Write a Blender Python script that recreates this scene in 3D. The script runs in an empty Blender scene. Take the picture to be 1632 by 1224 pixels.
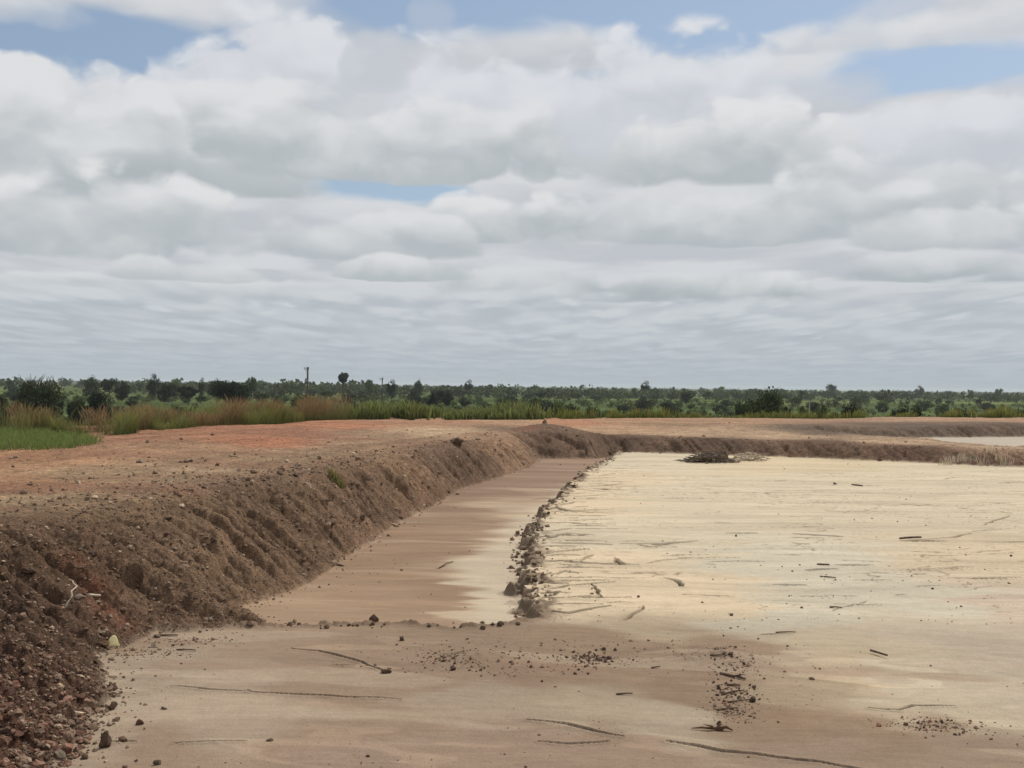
import bpy, bmesh, math, random
import numpy as np
from mathutils import Vector, noise as mnoise
S = bpy.context.scene
COL = S.collection
R = math.radians
random.seed(7)
rng = np.random.default_rng(7)

# ------------------------------------------------------------------ camera
F, CX, HY, ROLL = 1750.0, 816.0, 615.0, 0.011       # focal length in photo pixels, horizon, tilt of the camera
cam_d = bpy.data.cameras.new('camera'); cam = bpy.data.objects.new('camera', cam_d); COL.objects.link(cam)
cam_d.sensor_width = 36; cam_d.lens = F / 1632 * 36
cam_d.clip_start = 0.05; cam_d.clip_end = 30000
cam.location = (0, 0, 0)
cam.rotation_euler = (math.pi / 2 + 3 / F, -ROLL, 0)
S.camera = cam

# ------------------------------------------------------------------ exposure
S.view_settings.view_transform = 'Standard'; S.view_settings.look = 'None'
S.view_settings.exposure = 0.0; S.view_settings.gamma = 1.0
S.cycles.volume_bounces = 1

# ------------------------------------------------------------------ sun
SUN_AZ, SUN_EL = R(34), R(50)                       # ahead of the camera, a little to the right, high
sd = bpy.data.lights.new('sun', 'SUN'); sun = bpy.data.objects.new('sun', sd); COL.objects.link(sun)
sd.energy = 3.3; sd.angle = R(0.6); sd.color = (1.0, 0.94, 0.86)
sv = Vector((math.sin(SUN_AZ) * math.cos(SUN_EL), math.cos(SUN_AZ) * math.cos(SUN_EL), math.sin(SUN_EL)))
sun.rotation_euler = sv.to_track_quat('Z', 'Y').to_euler()

# ------------------------------------------------------------------ node helper
class NT:
    def __init__(s, tree): s.t = tree; s.n = tree.nodes; s.l = tree.links
    def node(s, typ, **kw):
        n = s.n.new(typ)
        for k, v in kw.items(): setattr(n, k, v)
        return n
    def put(s, sock, v):
        if isinstance(v, bpy.types.NodeSocket): s.l.new(v, sock)
        elif v is not None: sock.default_value = v
    def math(s, op, a, b=None, c=None, clamp=False):
        n = s.node('ShaderNodeMath', operation=op, use_clamp=clamp)
        s.put(n.inputs[0], a); s.put(n.inputs[1], b); s.put(n.inputs[2], c)
        return n.outputs[0]
    def mix(s, f, a, b, blend='MIX'):
        n = s.node('ShaderNodeMix', data_type='RGBA', blend_type=blend)
        s.put(n.inputs[0], f); s.put(n.inputs[6], a); s.put(n.inputs[7], b)
        return n.outputs[2]
    def smooth(s, v, lo, hi):
        n = s.node('ShaderNodeMapRange', interpolation_type='SMOOTHSTEP')
        s.put(n.inputs['Value'], v); s.put(n.inputs['From Min'], lo); s.put(n.inputs['From Max'], hi)
        return n.outputs['Result']
    def noise(s, vec, scale, detail=4, rough=0.55, dist=0.0, color=False):
        n = s.node('ShaderNodeTexNoise')
        s.put(n.inputs['Vector'], vec); s.put(n.inputs['Scale'], scale)
        n.inputs['Detail'].default_value = detail; n.inputs['Roughness'].default_value = rough
        n.inputs['Distortion'].default_value = dist
        return n.outputs['Color' if color else 'Fac']
    def comb(s, x, y, z):
        n = s.node('ShaderNodeCombineXYZ')
        s.put(n.inputs[0], x); s.put(n.inputs[1], y); s.put(n.inputs[2], z)
        return n.outputs[0]

# ------------------------------------------------------------------ world: Nishita sky with a layer of cumulus
W = bpy.data.worlds.new('World'); S.world = W; W.use_nodes = True
W.cycles.sampling_method = 'MANUAL'; W.cycles.sample_map_resolution = 512
w = NT(W.node_tree); w.n.clear()
out = w.node('ShaderNodeOutputWorld'); bg = w.node('ShaderNodeBackground')
SKY_STR = 0.10
bg.inputs['Strength'].default_value = SKY_STR
w.l.new(bg.outputs[0], out.inputs['Surface'])
sky = w.node('ShaderNodeTexSky', sky_type='NISHITA')
sky.sun_disc = False; sky.sun_elevation = SUN_EL; sky.sun_rotation = SUN_AZ
tc = w.node('ShaderNodeTexCoord')
sep = w.node('ShaderNodeSeparateXYZ'); w.l.new(tc.outputs['Generated'], sep.inputs[0])
dx, dy, dz = sep.outputs
zc = w.math('MAXIMUM', dz, 0.0)
az = w.math('ARCTAN2', dx, dy)
el = w.math('ARCSINE', zc)
inv = w.math('DIVIDE', 1.0, w.math('ADD', zc, 0.022))
def azel(px, py):
    ux, uy = (px - CX) + ROLL * (py - HY), (py - HY) - ROLL * (px - CX)
    return math.atan2(ux, F), math.atan2(-uy, math.hypot(F, ux))
def blob(px, py, rx, ry, amp, power=1.0):
    a0, e0 = azel(px, py)
    u = w.math('DIVIDE', w.math('SUBTRACT', az, a0), rx / F)
    v = w.math('DIVIDE', w.math('SUBTRACT', el, e0), ry / F)
    q = w.math('ADD', w.math('MULTIPLY', u, u), w.math('MULTIPLY', v, v))
    return w.math('MULTIPLY', w.math('EXPONENT', w.math('MULTIPLY', q, -power)), amp)
# openings of blue and heaped clouds, given as directions of the sky
def total(lst):
    acc = None
    for b in lst:
        v = blob(*b); acc = v if acc is None else w.math('ADD', acc, v)
    return acc
px_, py_ = w.math('MULTIPLY', dx, inv), w.math('MULTIPLY', dy, inv)
rho = w.math('SQRT', w.math('ADD', w.math('MULTIPLY', px_, px_), w.math('MULTIPLY', py_, py_)))
vv_ = w.math('MULTIPLY', w.math('POWER', rho, .55), -2.8)
uu_ = w.math('MULTIPLY', az, w.math('MULTIPLY', w.math('POWER', rho, 0.72), 2.0))
def noise2(vec, scale, detail, rough, color=False):
    n = w.node('ShaderNodeTexNoise', noise_dimensions='2D'); w.l.new(vec, n.inputs['Vector']); n.inputs['Scale'].default_value = scale
    n.inputs['Detail'].default_value = detail; n.inputs['Roughness'].default_value = rough
    return n.outputs['Color' if color else 'Fac']
def puff(U, V, seed, detail=6, rough=.55, vd=1):
    """puffy density: fractal noise with rounded cells in it"""
    vec = w.comb(w.math('ADD', U, seed * 3.7), w.math('ADD', V, seed * 1.9), 0.0)
    v = w.node('ShaderNodeTexVoronoi', feature='SMOOTH_F1', voronoi_dimensions='2D', normalize=False)
    w.l.new(vec, v.inputs['Vector']); v.inputs['Scale'].default_value = 1.5; v.inputs['Detail'].default_value = vd
    v.inputs['Roughness'].default_value = .5; v.inputs['Smoothness'].default_value = .5
    n = noise2(vec, 1.0, detail, rough)
    return w.math('ADD', w.math('MULTIPLY', n, .62), w.math('MULTIPLY', w.math('SUBTRACT', .88, v.outputs['Distance']), .38))
def warp(U, V, seed, amt):
    wc = w.node('ShaderNodeSeparateXYZ'); w.l.new(noise2(w.comb(w.math('ADD', U, seed), V, 0.0), 2.0, 3, .55, True), wc.inputs[0])
    return (w.math('ADD', U, w.math('MULTIPLY', w.math('SUBTRACT', wc.outputs[0], .5), amt)), w.math('ADD', V, w.math('MULTIPLY', w.math('SUBTRACT', wc.outputs[1], .5), amt)))
def tens(c): return tuple(10 * v for v in c) + (1,)
def layer(under, seed, us, vs, t0, soft, cover, gain, white, grey, up, lift=.5):
    U, V = warp(w.math('MULTIPLY', uu_, us), w.math('MULTIPLY', vv_, vs), seed + 5, .35)
    n0 = puff(U, V, seed)
    n1 = puff(U, w.math('ADD', V, up), seed, 4, .5, 1)
    d = w.math('MULTIPLY', w.math('SUBTRACT', n0, .42), gain)
    if cover is not None: d = w.math('ADD', d, cover)
    a = w.smooth(d, t0, t0 + soft)
    s = w.math('ADD', w.math('MULTIPLY', w.math('SUBTRACT', n0, n1), 3.2), lift)
    return w.mix(a, under, w.mix(w.smooth(s, -.1, 1.1), tens(grey), tens(white)))
gaps = [(170, 62, 240, 54, -.75), (800, 5, 420, 46, -.70), (1120, 40, 140, 50, -.75), (1440, 112, 270, 48, -.75), (590, 300, 160, 32, -.70), (970, 290, 60, 60, -.25), (960, 375, 40, 14, -.3)]
base = total(gaps)
deck = w.math('MULTIPLY', w.math('EXPONENT', w.math('MULTIPLY', el, -1 / R(9))), .55)
bluesky = w.mix(1.0, sky.outputs[0], (0.80, 0.86, 0.88, 1), 'MULTIPLY')
bluesky = w.mix(.30, bluesky, (4.6, 5.4, 6.6, 1))
c_ = layer(bluesky, 2.3, .6, .8, -.42, .34, w.math('ADD', base, deck), 1.5, (.68, .695, .72), (.54, .565, .605), .35)
# heaped clouds one before the other: flat based, domed, lit on top
fu, fv = w.math('MULTIPLY', az, 7.0), w.math('MULTIPLY', el, 11.0)
fu, fv = warp(fu, fv, 4.4, .36)
big_n = puff(fu, fv, 20.0, 8, .56, 2)
big_up = puff(fu, w.math('ADD', fv, .22), 20.0, 5, .55, 1)
w1 = w.math('MULTIPLY', w.math('SUBTRACT', big_n, .42), 2.6)
rel = w.math('MULTIPLY', w.math('SUBTRACT', big_n, big_up), 1.7)
def cumulus(under, px, py, rx, ry, white, grey, op=1.0, edge=1.0, soft=.42, below=.30):
    a0, e0 = azel(px, py)
    u = w.math('DIVIDE', w.math('SUBTRACT', az, a0), rx / F)
    v = w.math('DIVIDE', w.math('SUBTRACT', el, e0), ry / F)
    vb = w.math('MAXIMUM', v, w.math('MULTIPLY', v, -1 / below))
    q = w.math('ADD', w.math('MULTIPLY', w.math('MULTIPLY', u, u), w.math('ABSOLUTE', u)), w.math('MULTIPLY', vb, vb))
    d = w.math('ADD', w.math('SUBTRACT', 1.0, q), w.math('MULTIPLY', w1, edge))
    a = w.math('MULTIPLY', w.math('MULTIPLY', w.smooth(d, 0.0, soft), w.smooth(q, 1.38, 1.12)), op)
    s = w.math('ADD', w.math('ADD', w.math('MULTIPLY', v, .85), rel), .12)
    return w.mix(a, under, w.mix(w.smooth(s, -.25, .95), tens(grey), tens(white)))
WA, WB, WC = (.705, .725, .765), (.725, .737, .755), (.755, .762, .77)
GA, GB, GC = (.56, .59, .64), (.46, .50, .527), (.405, .45, .475)
for cl in [(900, 235, 430, 180, WA, GA), (60, 22, 150, 24, WB, GA, .55, .9, .9, 1.0), (690, 22, 46, 30, GA, GA, .35, .8, .9, 1.0), (60, 215, 250, 128, WB, GA), (415, 190, 190, 185, WA, GA), (600, 130, 60, 85, GA, GA, .8, .8, .6),
           (1500, 58, 290, 56, WB, GA, .9, .9, .8), (1330, 150, 110, 45, GA, GA, .7, .8, .8, .8), (1520, 265, 360, 112, WA, GA), (1150, 200, 125, 108, WA, GA), (420, 235, 230, 110, WB, GB),
           (90, 290, 270, 150, WB, GB), (640, 262, 360, 105, WB, GB), (1160, 270, 220, 108, WC, GB), (330, 300, 190, 55, GB, GC, .8, .8, .6), (1500, 330, 320, 90, WB, GB, .85), (820, 372, 150, 70, WC, GB),
           (1240, 365, 330, 85, WB, GB, .9), (200, 385, 320, 110, WC, GB), (560, 400, 240, 62, WB, GB, .9), (1550, 380, 220, 60, WB, GB, .9), (420, 478, 190, 40, WB, GC, .9), (830, 468, 170, 50, WB, GC, .85), (1130, 474, 210, 42, WC, GC, .95), (1480, 440, 190, 40, WB, GC, .8), (120, 470, 160, 36, WB, GC, .8), (640, 440, 120, 36, WC, GB, .9), (300, 440, 130, 36, WC, GB, .8)]:
    c_ = cumulus(c_, *cl)
# ranks of flat cloud that close up towards the horizon
low = w.smooth(el, R(7.2), R(4.0))
lowcov = w.math('ADD', w.math('MULTIPLY', low, 1.4), -1.25)
c_ = layer(c_, 7.7, .75, .5, -.30, .42, lowcov, 1.6, (.665, .69, .712), (.49, .525, .56), .34, .42)
c_ = layer(c_, 13.1, 1.15, .72, -.02, .6, lowcov, 2.0, (.67, .693, .715), (.46, .505, .545), .34, .40)
# the air greys towards the horizon
hz = w.math('EXPONENT', w.math('MULTIPLY', el, -1 / R(3.0)))
acc_c = w.mix(w.math('MULTIPLY', hz, 0.93), c_, (3.85, 4.5, 4.95, 1))
w.l.new(acc_c, bg.inputs['Color'])

# ------------------------------------------------------------------ general helpers
def tag(o, label, cat=None, group=None, kind=None):
    o['label'] = label
    if cat: o['category'] = cat
    if group: o['group'] = group
    if kind: o['kind'] = kind
    return o
def empty(name, loc, rz=0):
    o = bpy.data.objects.new(name, None); COL.objects.link(o)
    o.location = loc; o.rotation_euler = (0, 0, rz); o.empty_display_size = 0.2
    return o
def link(name, me, mat=None, parent=None, loc=(0, 0, 0), rot=(0, 0, 0), sc=(1, 1, 1)):
    o = bpy.data.objects.new(name, me); COL.objects.link(o)
    if mat and not me.materials: me.materials.append(mat)
    o.location = loc; o.rotation_euler = rot; o.scale = sc
    if parent: o.parent = parent
    return o
def np_mesh(name, V, Fc, col=None, smooth=False):
    """V (n,3), Fc (m,k), col per vertex (n,3)"""
    me = bpy.data.meshes.new(name)
    V = np.ascontiguousarray(V, np.float32); Fc = np.ascontiguousarray(Fc, np.int32)
    m, k = Fc.shape
    me.vertices.add(len(V)); me.vertices.foreach_set('co', V.ravel())
    me.loops.add(m * k); me.loops.foreach_set('vertex_index', Fc.ravel())
    me.polygons.add(m); me.polygons.foreach_set('loop_start', np.arange(0, m * k, k, dtype=np.int32))
    me.polygons.foreach_set('use_smooth', np.full(m, smooth, bool))
    if col is not None:
        a = me.attributes.new('tint', 'FLOAT_COLOR', 'POINT')
        c = np.ones((len(V), 4), np.float32); c[:, :3] = col
        a.data.foreach_set('color', c.ravel())
    me.update(calc_edges=True)
    return me
TAB = rng.random((256, 256)).astype(np.float32)
def vn(x, y, seed=0):
    """smooth value noise, -1..1"""
    x = x + seed * 17.31; y = y + seed * 9.77
    ix = np.floor(x); iy = np.floor(y)
    fx = (x - ix).astype(np.float32); fy = (y - iy).astype(np.float32)
    ix = ix.astype(np.int32) & 255; iy = iy.astype(np.int32) & 255
    jx = (ix + 1) & 255; jy = (iy + 1) & 255
    fx = fx * fx * (3 - 2 * fx); fy = fy * fy * (3 - 2 * fy)
    a = TAB[ix, iy]; b = TAB[jx, iy]; c = TAB[ix, jy]; d = TAB[jx, jy]
    return 2 * ((a + (b - a) * fx) * (1 - fy) + (c + (d - c) * fx) * fy) - 1
def fbm(x, y, octv=4, seed=0, g=0.5):
    s = 0; a = 1.0; t = 0
    for i in range(octv):
        s = s + a * vn(x * 2 ** i, y * 2 ** i, seed + i); t += a; a *= g
    return s / t
def worley(x, y, seed=0):
    """distance to the nearest of scattered points, and that point's random value"""
    x = x + seed * 31.7; y = y + seed * 12.9
    ix = np.floor(x).astype(np.int32); iy = np.floor(y).astype(np.int32)
    best = np.full(x.shape, 9.0, np.float32); val = np.zeros(x.shape, np.float32)
    for ox in (-1, 0, 1):
        for oy in (-1, 0, 1):
            cx, cy = ix + ox, iy + oy
            r1 = TAB[cx & 255, cy & 255]; r2 = TAB[(cx + 91) & 255, (cy + 37) & 255]
            d = np.hypot(cx + r1 - x, cy + r2 - y)
            m = d < best
            best = np.where(m, d, best); val = np.where(m, TAB[(cx + 13) & 255, (cy + 171) & 255], val)
    return best, val
def sst(v, a, b):
    t = np.clip((v - a) / (b - a), 0, 1)
    return t * t * (3 - 2 * t)
def P(px, py, z):
    """the point of the horizontal plane z that the photo shows at a pixel (x, y in metres)"""
    ux, uy = (px - CX) + ROLL * (py - HY), (py - HY) - ROLL * (px - CX)
    D = -z * F / uy
    return ux / F * D, D
def sdf(X, Y, poly):
    """signed distance to a closed polygon (negative inside)"""
    d2 = np.full(X.shape, 1e9, np.float32); ins = np.zeros(X.shape, bool)
    n = len(poly)
    for i in range(n):
        ax, ay = poly[i]; bx, by = poly[(i + 1) % n]
        ex, ey = bx - ax, by - ay
        wx, wy = X - ax, Y - ay
        t = np.clip((wx * ex + wy * ey) / (ex * ex + ey * ey + 1e-9), 0, 1)
        d2 = np.minimum(d2, (wx - ex * t) ** 2 + (wy - ey * t) ** 2)
        if ay != by:
            c = ((ay <= Y) & (by > Y)) | ((by <= Y) & (ay > Y))
            ins ^= c & (X < ax + (Y - ay) * ex / ey)
    d = np.sqrt(d2)
    return np.where(ins, -d, d)
def idw(X, Y, pts, vals, p=2.0):
    """scattered-data interpolation on the ground (relative distance, so near features stay small)"""
    num = 0; den = 0
    vals = np.atleast_2d(np.array(vals, np.float32).T).T
    L = np.log(np.hypot(X, Y) + 1.0); A = np.arctan2(X, Y + 1.0)
    for (x, y), v in zip(pts, vals):
        l = math.log(math.hypot(x, y) + 1.0); a = math.atan2(x, y + 1.0)
        wgt = ((1.3 * (A - a)) ** 2 + (0.8 * (L - l)) ** 2 + 1e-4) ** (-p)
        num = num + wgt[..., None] * v; den = den + wgt
    r = num / den[..., None]
    return r[..., 0] if r.shape[-1] == 1 else r

# ------------------------------------------------------------------ materials
def principled(name, rough=0.9):
    m = bpy.data.materials.new(name); m.use_nodes = True
    t = NT(m.node_tree); b = m.node_tree.nodes['Principled BSDF']
    b.inputs['Roughness'].default_value = rough
    b.inputs['Specular IOR Level'].default_value = 0.2
    return m, t, b
def ground_mat(name, grains, bumps, rough=0.95, vary=0.35, spec=0.12):
    """tint attribute x noise at several scales; bumps = [(scale, strength in m)]"""
    m, t, b = principled(name, rough); b.inputs['Specular IOR Level'].default_value = spec
    at = t.node('ShaderNodeAttribute'); at.attribute_name = 'tint'
    co = t.node('ShaderNodeTexCoord').outputs['Object']
    c = at.outputs['Color']
    for s_, amt, stretch in grains:
        mp = t.node('ShaderNodeMapping'); mp.inputs['Scale'].default_value = stretch
        mp.inputs['Rotation'].default_value = (0, 0, .10 if stretch[0] < 1 else 0)
        t.l.new(co, mp.inputs['Vector'])
        n = t.noise(mp.outputs[0], s_, 5, 0.6)
        c = t.mix(1.0, c, t.mix(t.smooth(n, 0.28, 0.72), (1 - amt,) * 3 + (1,), (1 + amt, 1 + amt * 0.97, 1 + amt * 0.92, 1)), 'MULTIPLY')
    t.l.new(c, b.inputs['Base Color'])
    nrm = None
    for s_, h in bumps:
        bp = t.node('ShaderNodeBump'); bp.inputs['Distance'].default_value = h
        t.l.new(t.noise(co, s_, 5, 0.62), bp.inputs['Height'])
        if nrm: t.l.new(nrm, bp.inputs['Normal'])
        nrm = bp.outputs[0]
    if nrm: t.l.new(nrm, b.inputs['Normal'])
    return m
M_soil = ground_mat('soil', [(9, .30, (1, 1, 1)), (45, .35, (1, 1, 1))], [(22, .05), (70, .02)])
M_crust = ground_mat('tailings crust', [(16, .05, (.15, 1, 1)), (7, .05, (1, 1, 1)), (40, .07, (1, 1, 1)), (130, .10, (1, 1, 1))], [(9, .012), (55, .006), (160, .003)], 0.95, spec=0.04)
M_mud = ground_mat('dried mud', [(2.4, .06, (.22, 1, 1)), (12, .06, (.12, 1, 1)), (50, .08, (1, 1, 1)), (130, .08, (1, 1, 1))], [(8, .01), (50, .005)], 0.8)
M_plain = ground_mat('green plain', [(.02, .35, (1, 1, 1)), (.3, .3, (1, 1, 1))], [], 1.0, spec=0.0)
M_stone = ground_mat('stones', [(14, .25, (1, 1, 1)), (60, .25, (1, 1, 1))], [(30, .02)])
M_clod = ground_mat('earth clods', [(12, .3, (1, 1, 1)), (50, .25, (1, 1, 1))], [(30, .012), (90, .006)])
def leaf_mat(name, sub=0.25):
    m, t, b = principled(name, 0.75)
    at = t.node('ShaderNodeAttribute'); at.attribute_name = 'tint'
    oi = t.node('ShaderNodeObjectInfo')
    c = t.mix(1.0, at.outputs['Color'], t.mix(oi.outputs['Random'], (.72, .74, .8, 1), (1.2, 1.16, 1.0, 1)), 'MULTIPLY')
    t.l.new(c, b.inputs['Base Color'])
    tr = t.node('ShaderNodeBsdfTranslucent'); t.l.new(c, tr.inputs['Color'])
    mx = t.node('ShaderNodeMixShader'); mx.inputs[0].default_value = sub
    t.l.new(b.outputs[0], mx.inputs[1]); t.l.new(tr.outputs[0], mx.inputs[2])
    t.l.new(mx.outputs[0], m.node_tree.nodes['Material Output'].inputs['Surface'])
    return m
M_leaf = leaf_mat('foliage', 0.3); M_grass = leaf_mat('grass blades', 0.35)
def petal_mat(name, c):
    m, t, b = principled(name, .6); b.inputs['Base Color'].default_value = c + (1,)
    tr = t.node('ShaderNodeBsdfTranslucent'); t.put(tr.inputs['Color'], t.mix(t.smooth(t.noise(t.node('ShaderNodeTexCoord').outputs['Object'], 30), .3, .7), tuple(v * .85 for v in c) + (1,), c + (1,)))
    mx = t.node('ShaderNodeMixShader'); mx.inputs[0].default_value = .72
    t.l.new(b.outputs[0], mx.inputs[1]); t.l.new(tr.outputs[0], mx.inputs[2]); t.l.new(mx.outputs[0], m.node_tree.nodes['Material Output'].inputs['Surface'])
    return m
def wood_mat(name, c1, c2, sc=14):
    m, t, b = principled(name, 0.85)
    co = t.node('ShaderNodeTexCoord').outputs['Object']
    n = t.noise(co, sc, 5, 0.6, 0.4)
    t.l.new(t.mix(t.smooth(n, .3, .7), c1 + (1,), c2 + (1,)), b.inputs['Base Color'])
    bp = t.node('ShaderNodeBump'); bp.inputs['Distance'].default_value = .01
    t.l.new(n, bp.inputs['Height']); t.l.new(bp.outputs[0], b.inputs['Normal'])
    return m
M_bark = wood_mat('bark', (.05, .038, .028), (.10, .08, .06))
M_stick = wood_mat('dark dead wood', (.085, .058, .042), (.16, .115, .082), 25)
M_brush = wood_mat('brushwood', (.10, .075, .056), (.2, .155, .115), 25)
M_pale = wood_mat('bleached wood', (.40, .33, .24), (.58, .50, .38), 25)
M_pole = wood_mat('weathered pole', (.07, .06, .052), (.13, .115, .10), 6)
M_post = wood_mat('pale post', (.17, .19, .11), (.26, .27, .18), 6)
M_steel = wood_mat('galvanised steel', (.20, .21, .22), (.30, .31, .32), 5)
M_yellow = petal_mat('yellow leaf', (.95, .91, .66))
M_brown = wood_mat('dried leaf stalk', (.09, .05, .03), (.16, .09, .055), 30)

# ------------------------------------------------------------------ the terrain of the embankment and the pits
ZF0, ZF1 = -2.62, -2.50
pit = [(-2.6, 5.9), P(70, 1250, -2.62), P(122, 1205, -2.62), P(188, 1110, -2.62), P(160, 1046, -2.62), P(255, 1008, -2.62), P(350, 1004, -2.62), P(436, 996, -2.66),
       P(385, 970, -2.75), P(480, 932, -2.75), P(560, 880, -2.74), P(640, 830, -2.72), P(740, 777, -2.70), P(845, 747, -2.70),
       P(862, 733, -2.70), P(955, 730, -2.62), P(990, 721, -2.5), P(1250, 729, -2.5), P(1632, 745, -2.5), (24, 33), (34, 30), (36, 3), (10, 4.6), (0, 5.0)]
pit_w = [(P(120, 1200, -2.6), 2.3), (P(0, 1000, -2.2), 2.4), (P(300, 900, -2.1), 2.2), (P(480, 870, -2.1), 2.0), (P(640, 780, -2.1), 1.35), (P(800, 730, -2.1), 1.1), (P(930, 715, -2.1), 1.3),
         (P(1250, 715, -2.2), 1.5), (P(1600, 730, -2.2), 1.6), ((0, 4), 2.4), ((20, 4), 2.4)]
plat_z = [((0, 2), -1.62), ((-10, 8), -1.60), (P(0, 800, -1.6), -1.60), (P(250, 770, -1.6), -1.62), (P(480, 745, -1.65), -1.66), (P(650, 715, -1.7), -1.72), (P(800, 690, -1.8), -1.80),
          (P(300, 690, -1.62), -1.62), (P(700, 675, -1.72), -1.72), (P(1000, 690, -1.9), -1.92), (P(1250, 697, -1.95), -1.96), (P(1600, 714, -2.0), -2.0), (P(1000, 670, -1.75), -1.74),
          (P(1250, 672, -1.65), -1.68), (P(1600, 670, -1.55), -1.56), ((34, 34), -2.0), ((45, 58), -1.55), ((-30, 22), -1.55)]
hollow = [P(300, 985, -2.62), P(385, 1001, -2.64), P(440, 997, -2.62), P(600, 994, -2.62), P(740, 1001, -2.62), P(850, 988, -2.62), P(852, 962, -2.6), P(838, 915, -2.6), P(842, 880, -2.6), P(850, 835, -2.58),
          P(882, 800, -2.57), P(908, 772, -2.55), P(940, 748, -2.53), P(988, 719, -2.5), P(930, 700, -2.5), P(700, 720, -2.5), P(400, 860, -2.5)]
pond = [P(1330, 690.5, -2.0), P(1440, 697.5, -2.0), P(1632, 708.5, -2.0), (30, 36), (50, 34), (60, 56), P(1632, 697, -2.15), P(1440, 694, -2.05)]
plateau = [(-80, 30), (-22, 33.5), (-17.5, 37), (-14.5, 42), (-13, 52), (-9, 60.5), (2, 61), (15, 64), (30, 66), (70, 70), (90, -30), (-80, -30)]

# fissures of the dry mud: (pixels, depth, half-width)
cracks = [([(468, 1030), (505, 1034), (545, 1043), (575, 1052), (612, 1068)], .06, .030), ([(400, 1099), (470, 1104), (540, 1108), (640, 1112)], .055, .022),
          ([(270, 1091), (330, 1094), (400, 1099)], .03, .02), ([(842, 1145), (900, 1152), (945, 1160), (990, 1170)], .06, .028), ([(1060, 1178), (1105, 1185), (1150, 1195), (1215, 1200), (1290, 1210), (1390, 1226)], .07, .035),
          ([(1380, 1125), (1428, 1128), (1450, 1121), (1480, 1122), (1512, 1123)], .05, .025), ([(860, 1178), (910, 1182), (965, 1176)], .03, .02),
          ([(530, 1056), (560, 1058)], .04, .02), ([(175, 1178), (215, 1178)], .03, .02), ([(280, 1180), (390, 1178)], .03, .015),
          ([(852, 980), (870, 970), (905, 975), (940, 968), (968, 962)], .09, .045), ([(855, 960), (865, 950), (890, 940)], .07, .04), ([(880, 950), (910, 948), (955, 946)], .05, .05),
          ([(945, 928), (955, 938), (958, 948)], .06, .03), ([(996, 986), (1010, 978), (1022, 968), (1025, 962)], .07, .034), ([(862, 888), (905, 891), (960, 894), (1015, 897)], .08, .07),
          ([(922, 890), (935, 883), (942, 880)], .07, .04), ([(980, 885), (990, 894), (1015, 897)], .05, .06), ([(1030, 893), (1060, 888), (1100, 885)], .04, .03), ([(865, 830), (900, 829), (932, 832)], .06, .10),
          ([(858, 850), (880, 852), (905, 846)], .06, .10), ([(868, 802), (910, 811), (970, 808)], .05, .10), ([(862, 925), (900, 925)], .05, .06), ([(1058, 916), (1075, 920), (1090, 930)], .05, .06),
          ([(1265, 847), (1300, 849), (1340, 851)], .05, .10), ([(1330, 897), (1390, 897)], .05, .07), ([(1440, 858), (1500, 858)], .06, .11), ([(1455, 857), (1520, 852), (1545, 845)], .03, .05), ([(1570, 832), (1610, 818)], .03, .04),
          ([(1285, 905), (1330, 902)], .05, .07), ([(1230, 928), (1280, 928)], .03, .06), ([(1330, 970), (1345, 965), (1385, 955)], .015, .018), ([(1210, 1010), (1260, 1008)], .04, .03),
          ([(850, 780), (900, 776), (940, 778)], .04, .12), ([(1160, 846), (1205, 846)], .04, .10), ([(990, 862), (1060, 862), (1110, 858)], .03, .09)]
M2 = lambda *a: a
_r = random.Random(21)
for k in range(46):                                # fissures that run in from the broken lip
    t = k / 45; py = 960 - 215 * t ** .8; px = np.interp(py, [745, 775, 830, 870, 920, 960], [945, 905, 852, 834, 848, 858]) + _r.uniform(0, 60)
    L = _r.uniform(15, 120) * (1 - .4 * t); b = _r.uniform(-7, 3) * (1 - .5 * t)
    cracks.append(([(px, py), (px + L * .4, py + b * .3 + _r.uniform(-1, 1)), (px + L, py + b)], .05, _r.uniform(.03, .06) * (1 + t)))
for k in range(40):                                # and lone ones farther in
    py = _r.uniform(745, 960); px = _r.uniform(960, 1620); L = _r.uniform(20, 90); b = _r.uniform(-3, 3)
    cracks.append(([(px, py), (px + L * .5, py + b + _r.uniform(-1, 1)), (px + L, py + b)], .025, _r.uniform(.02, .035) * (1 + (960 - py) / 130)))
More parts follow.
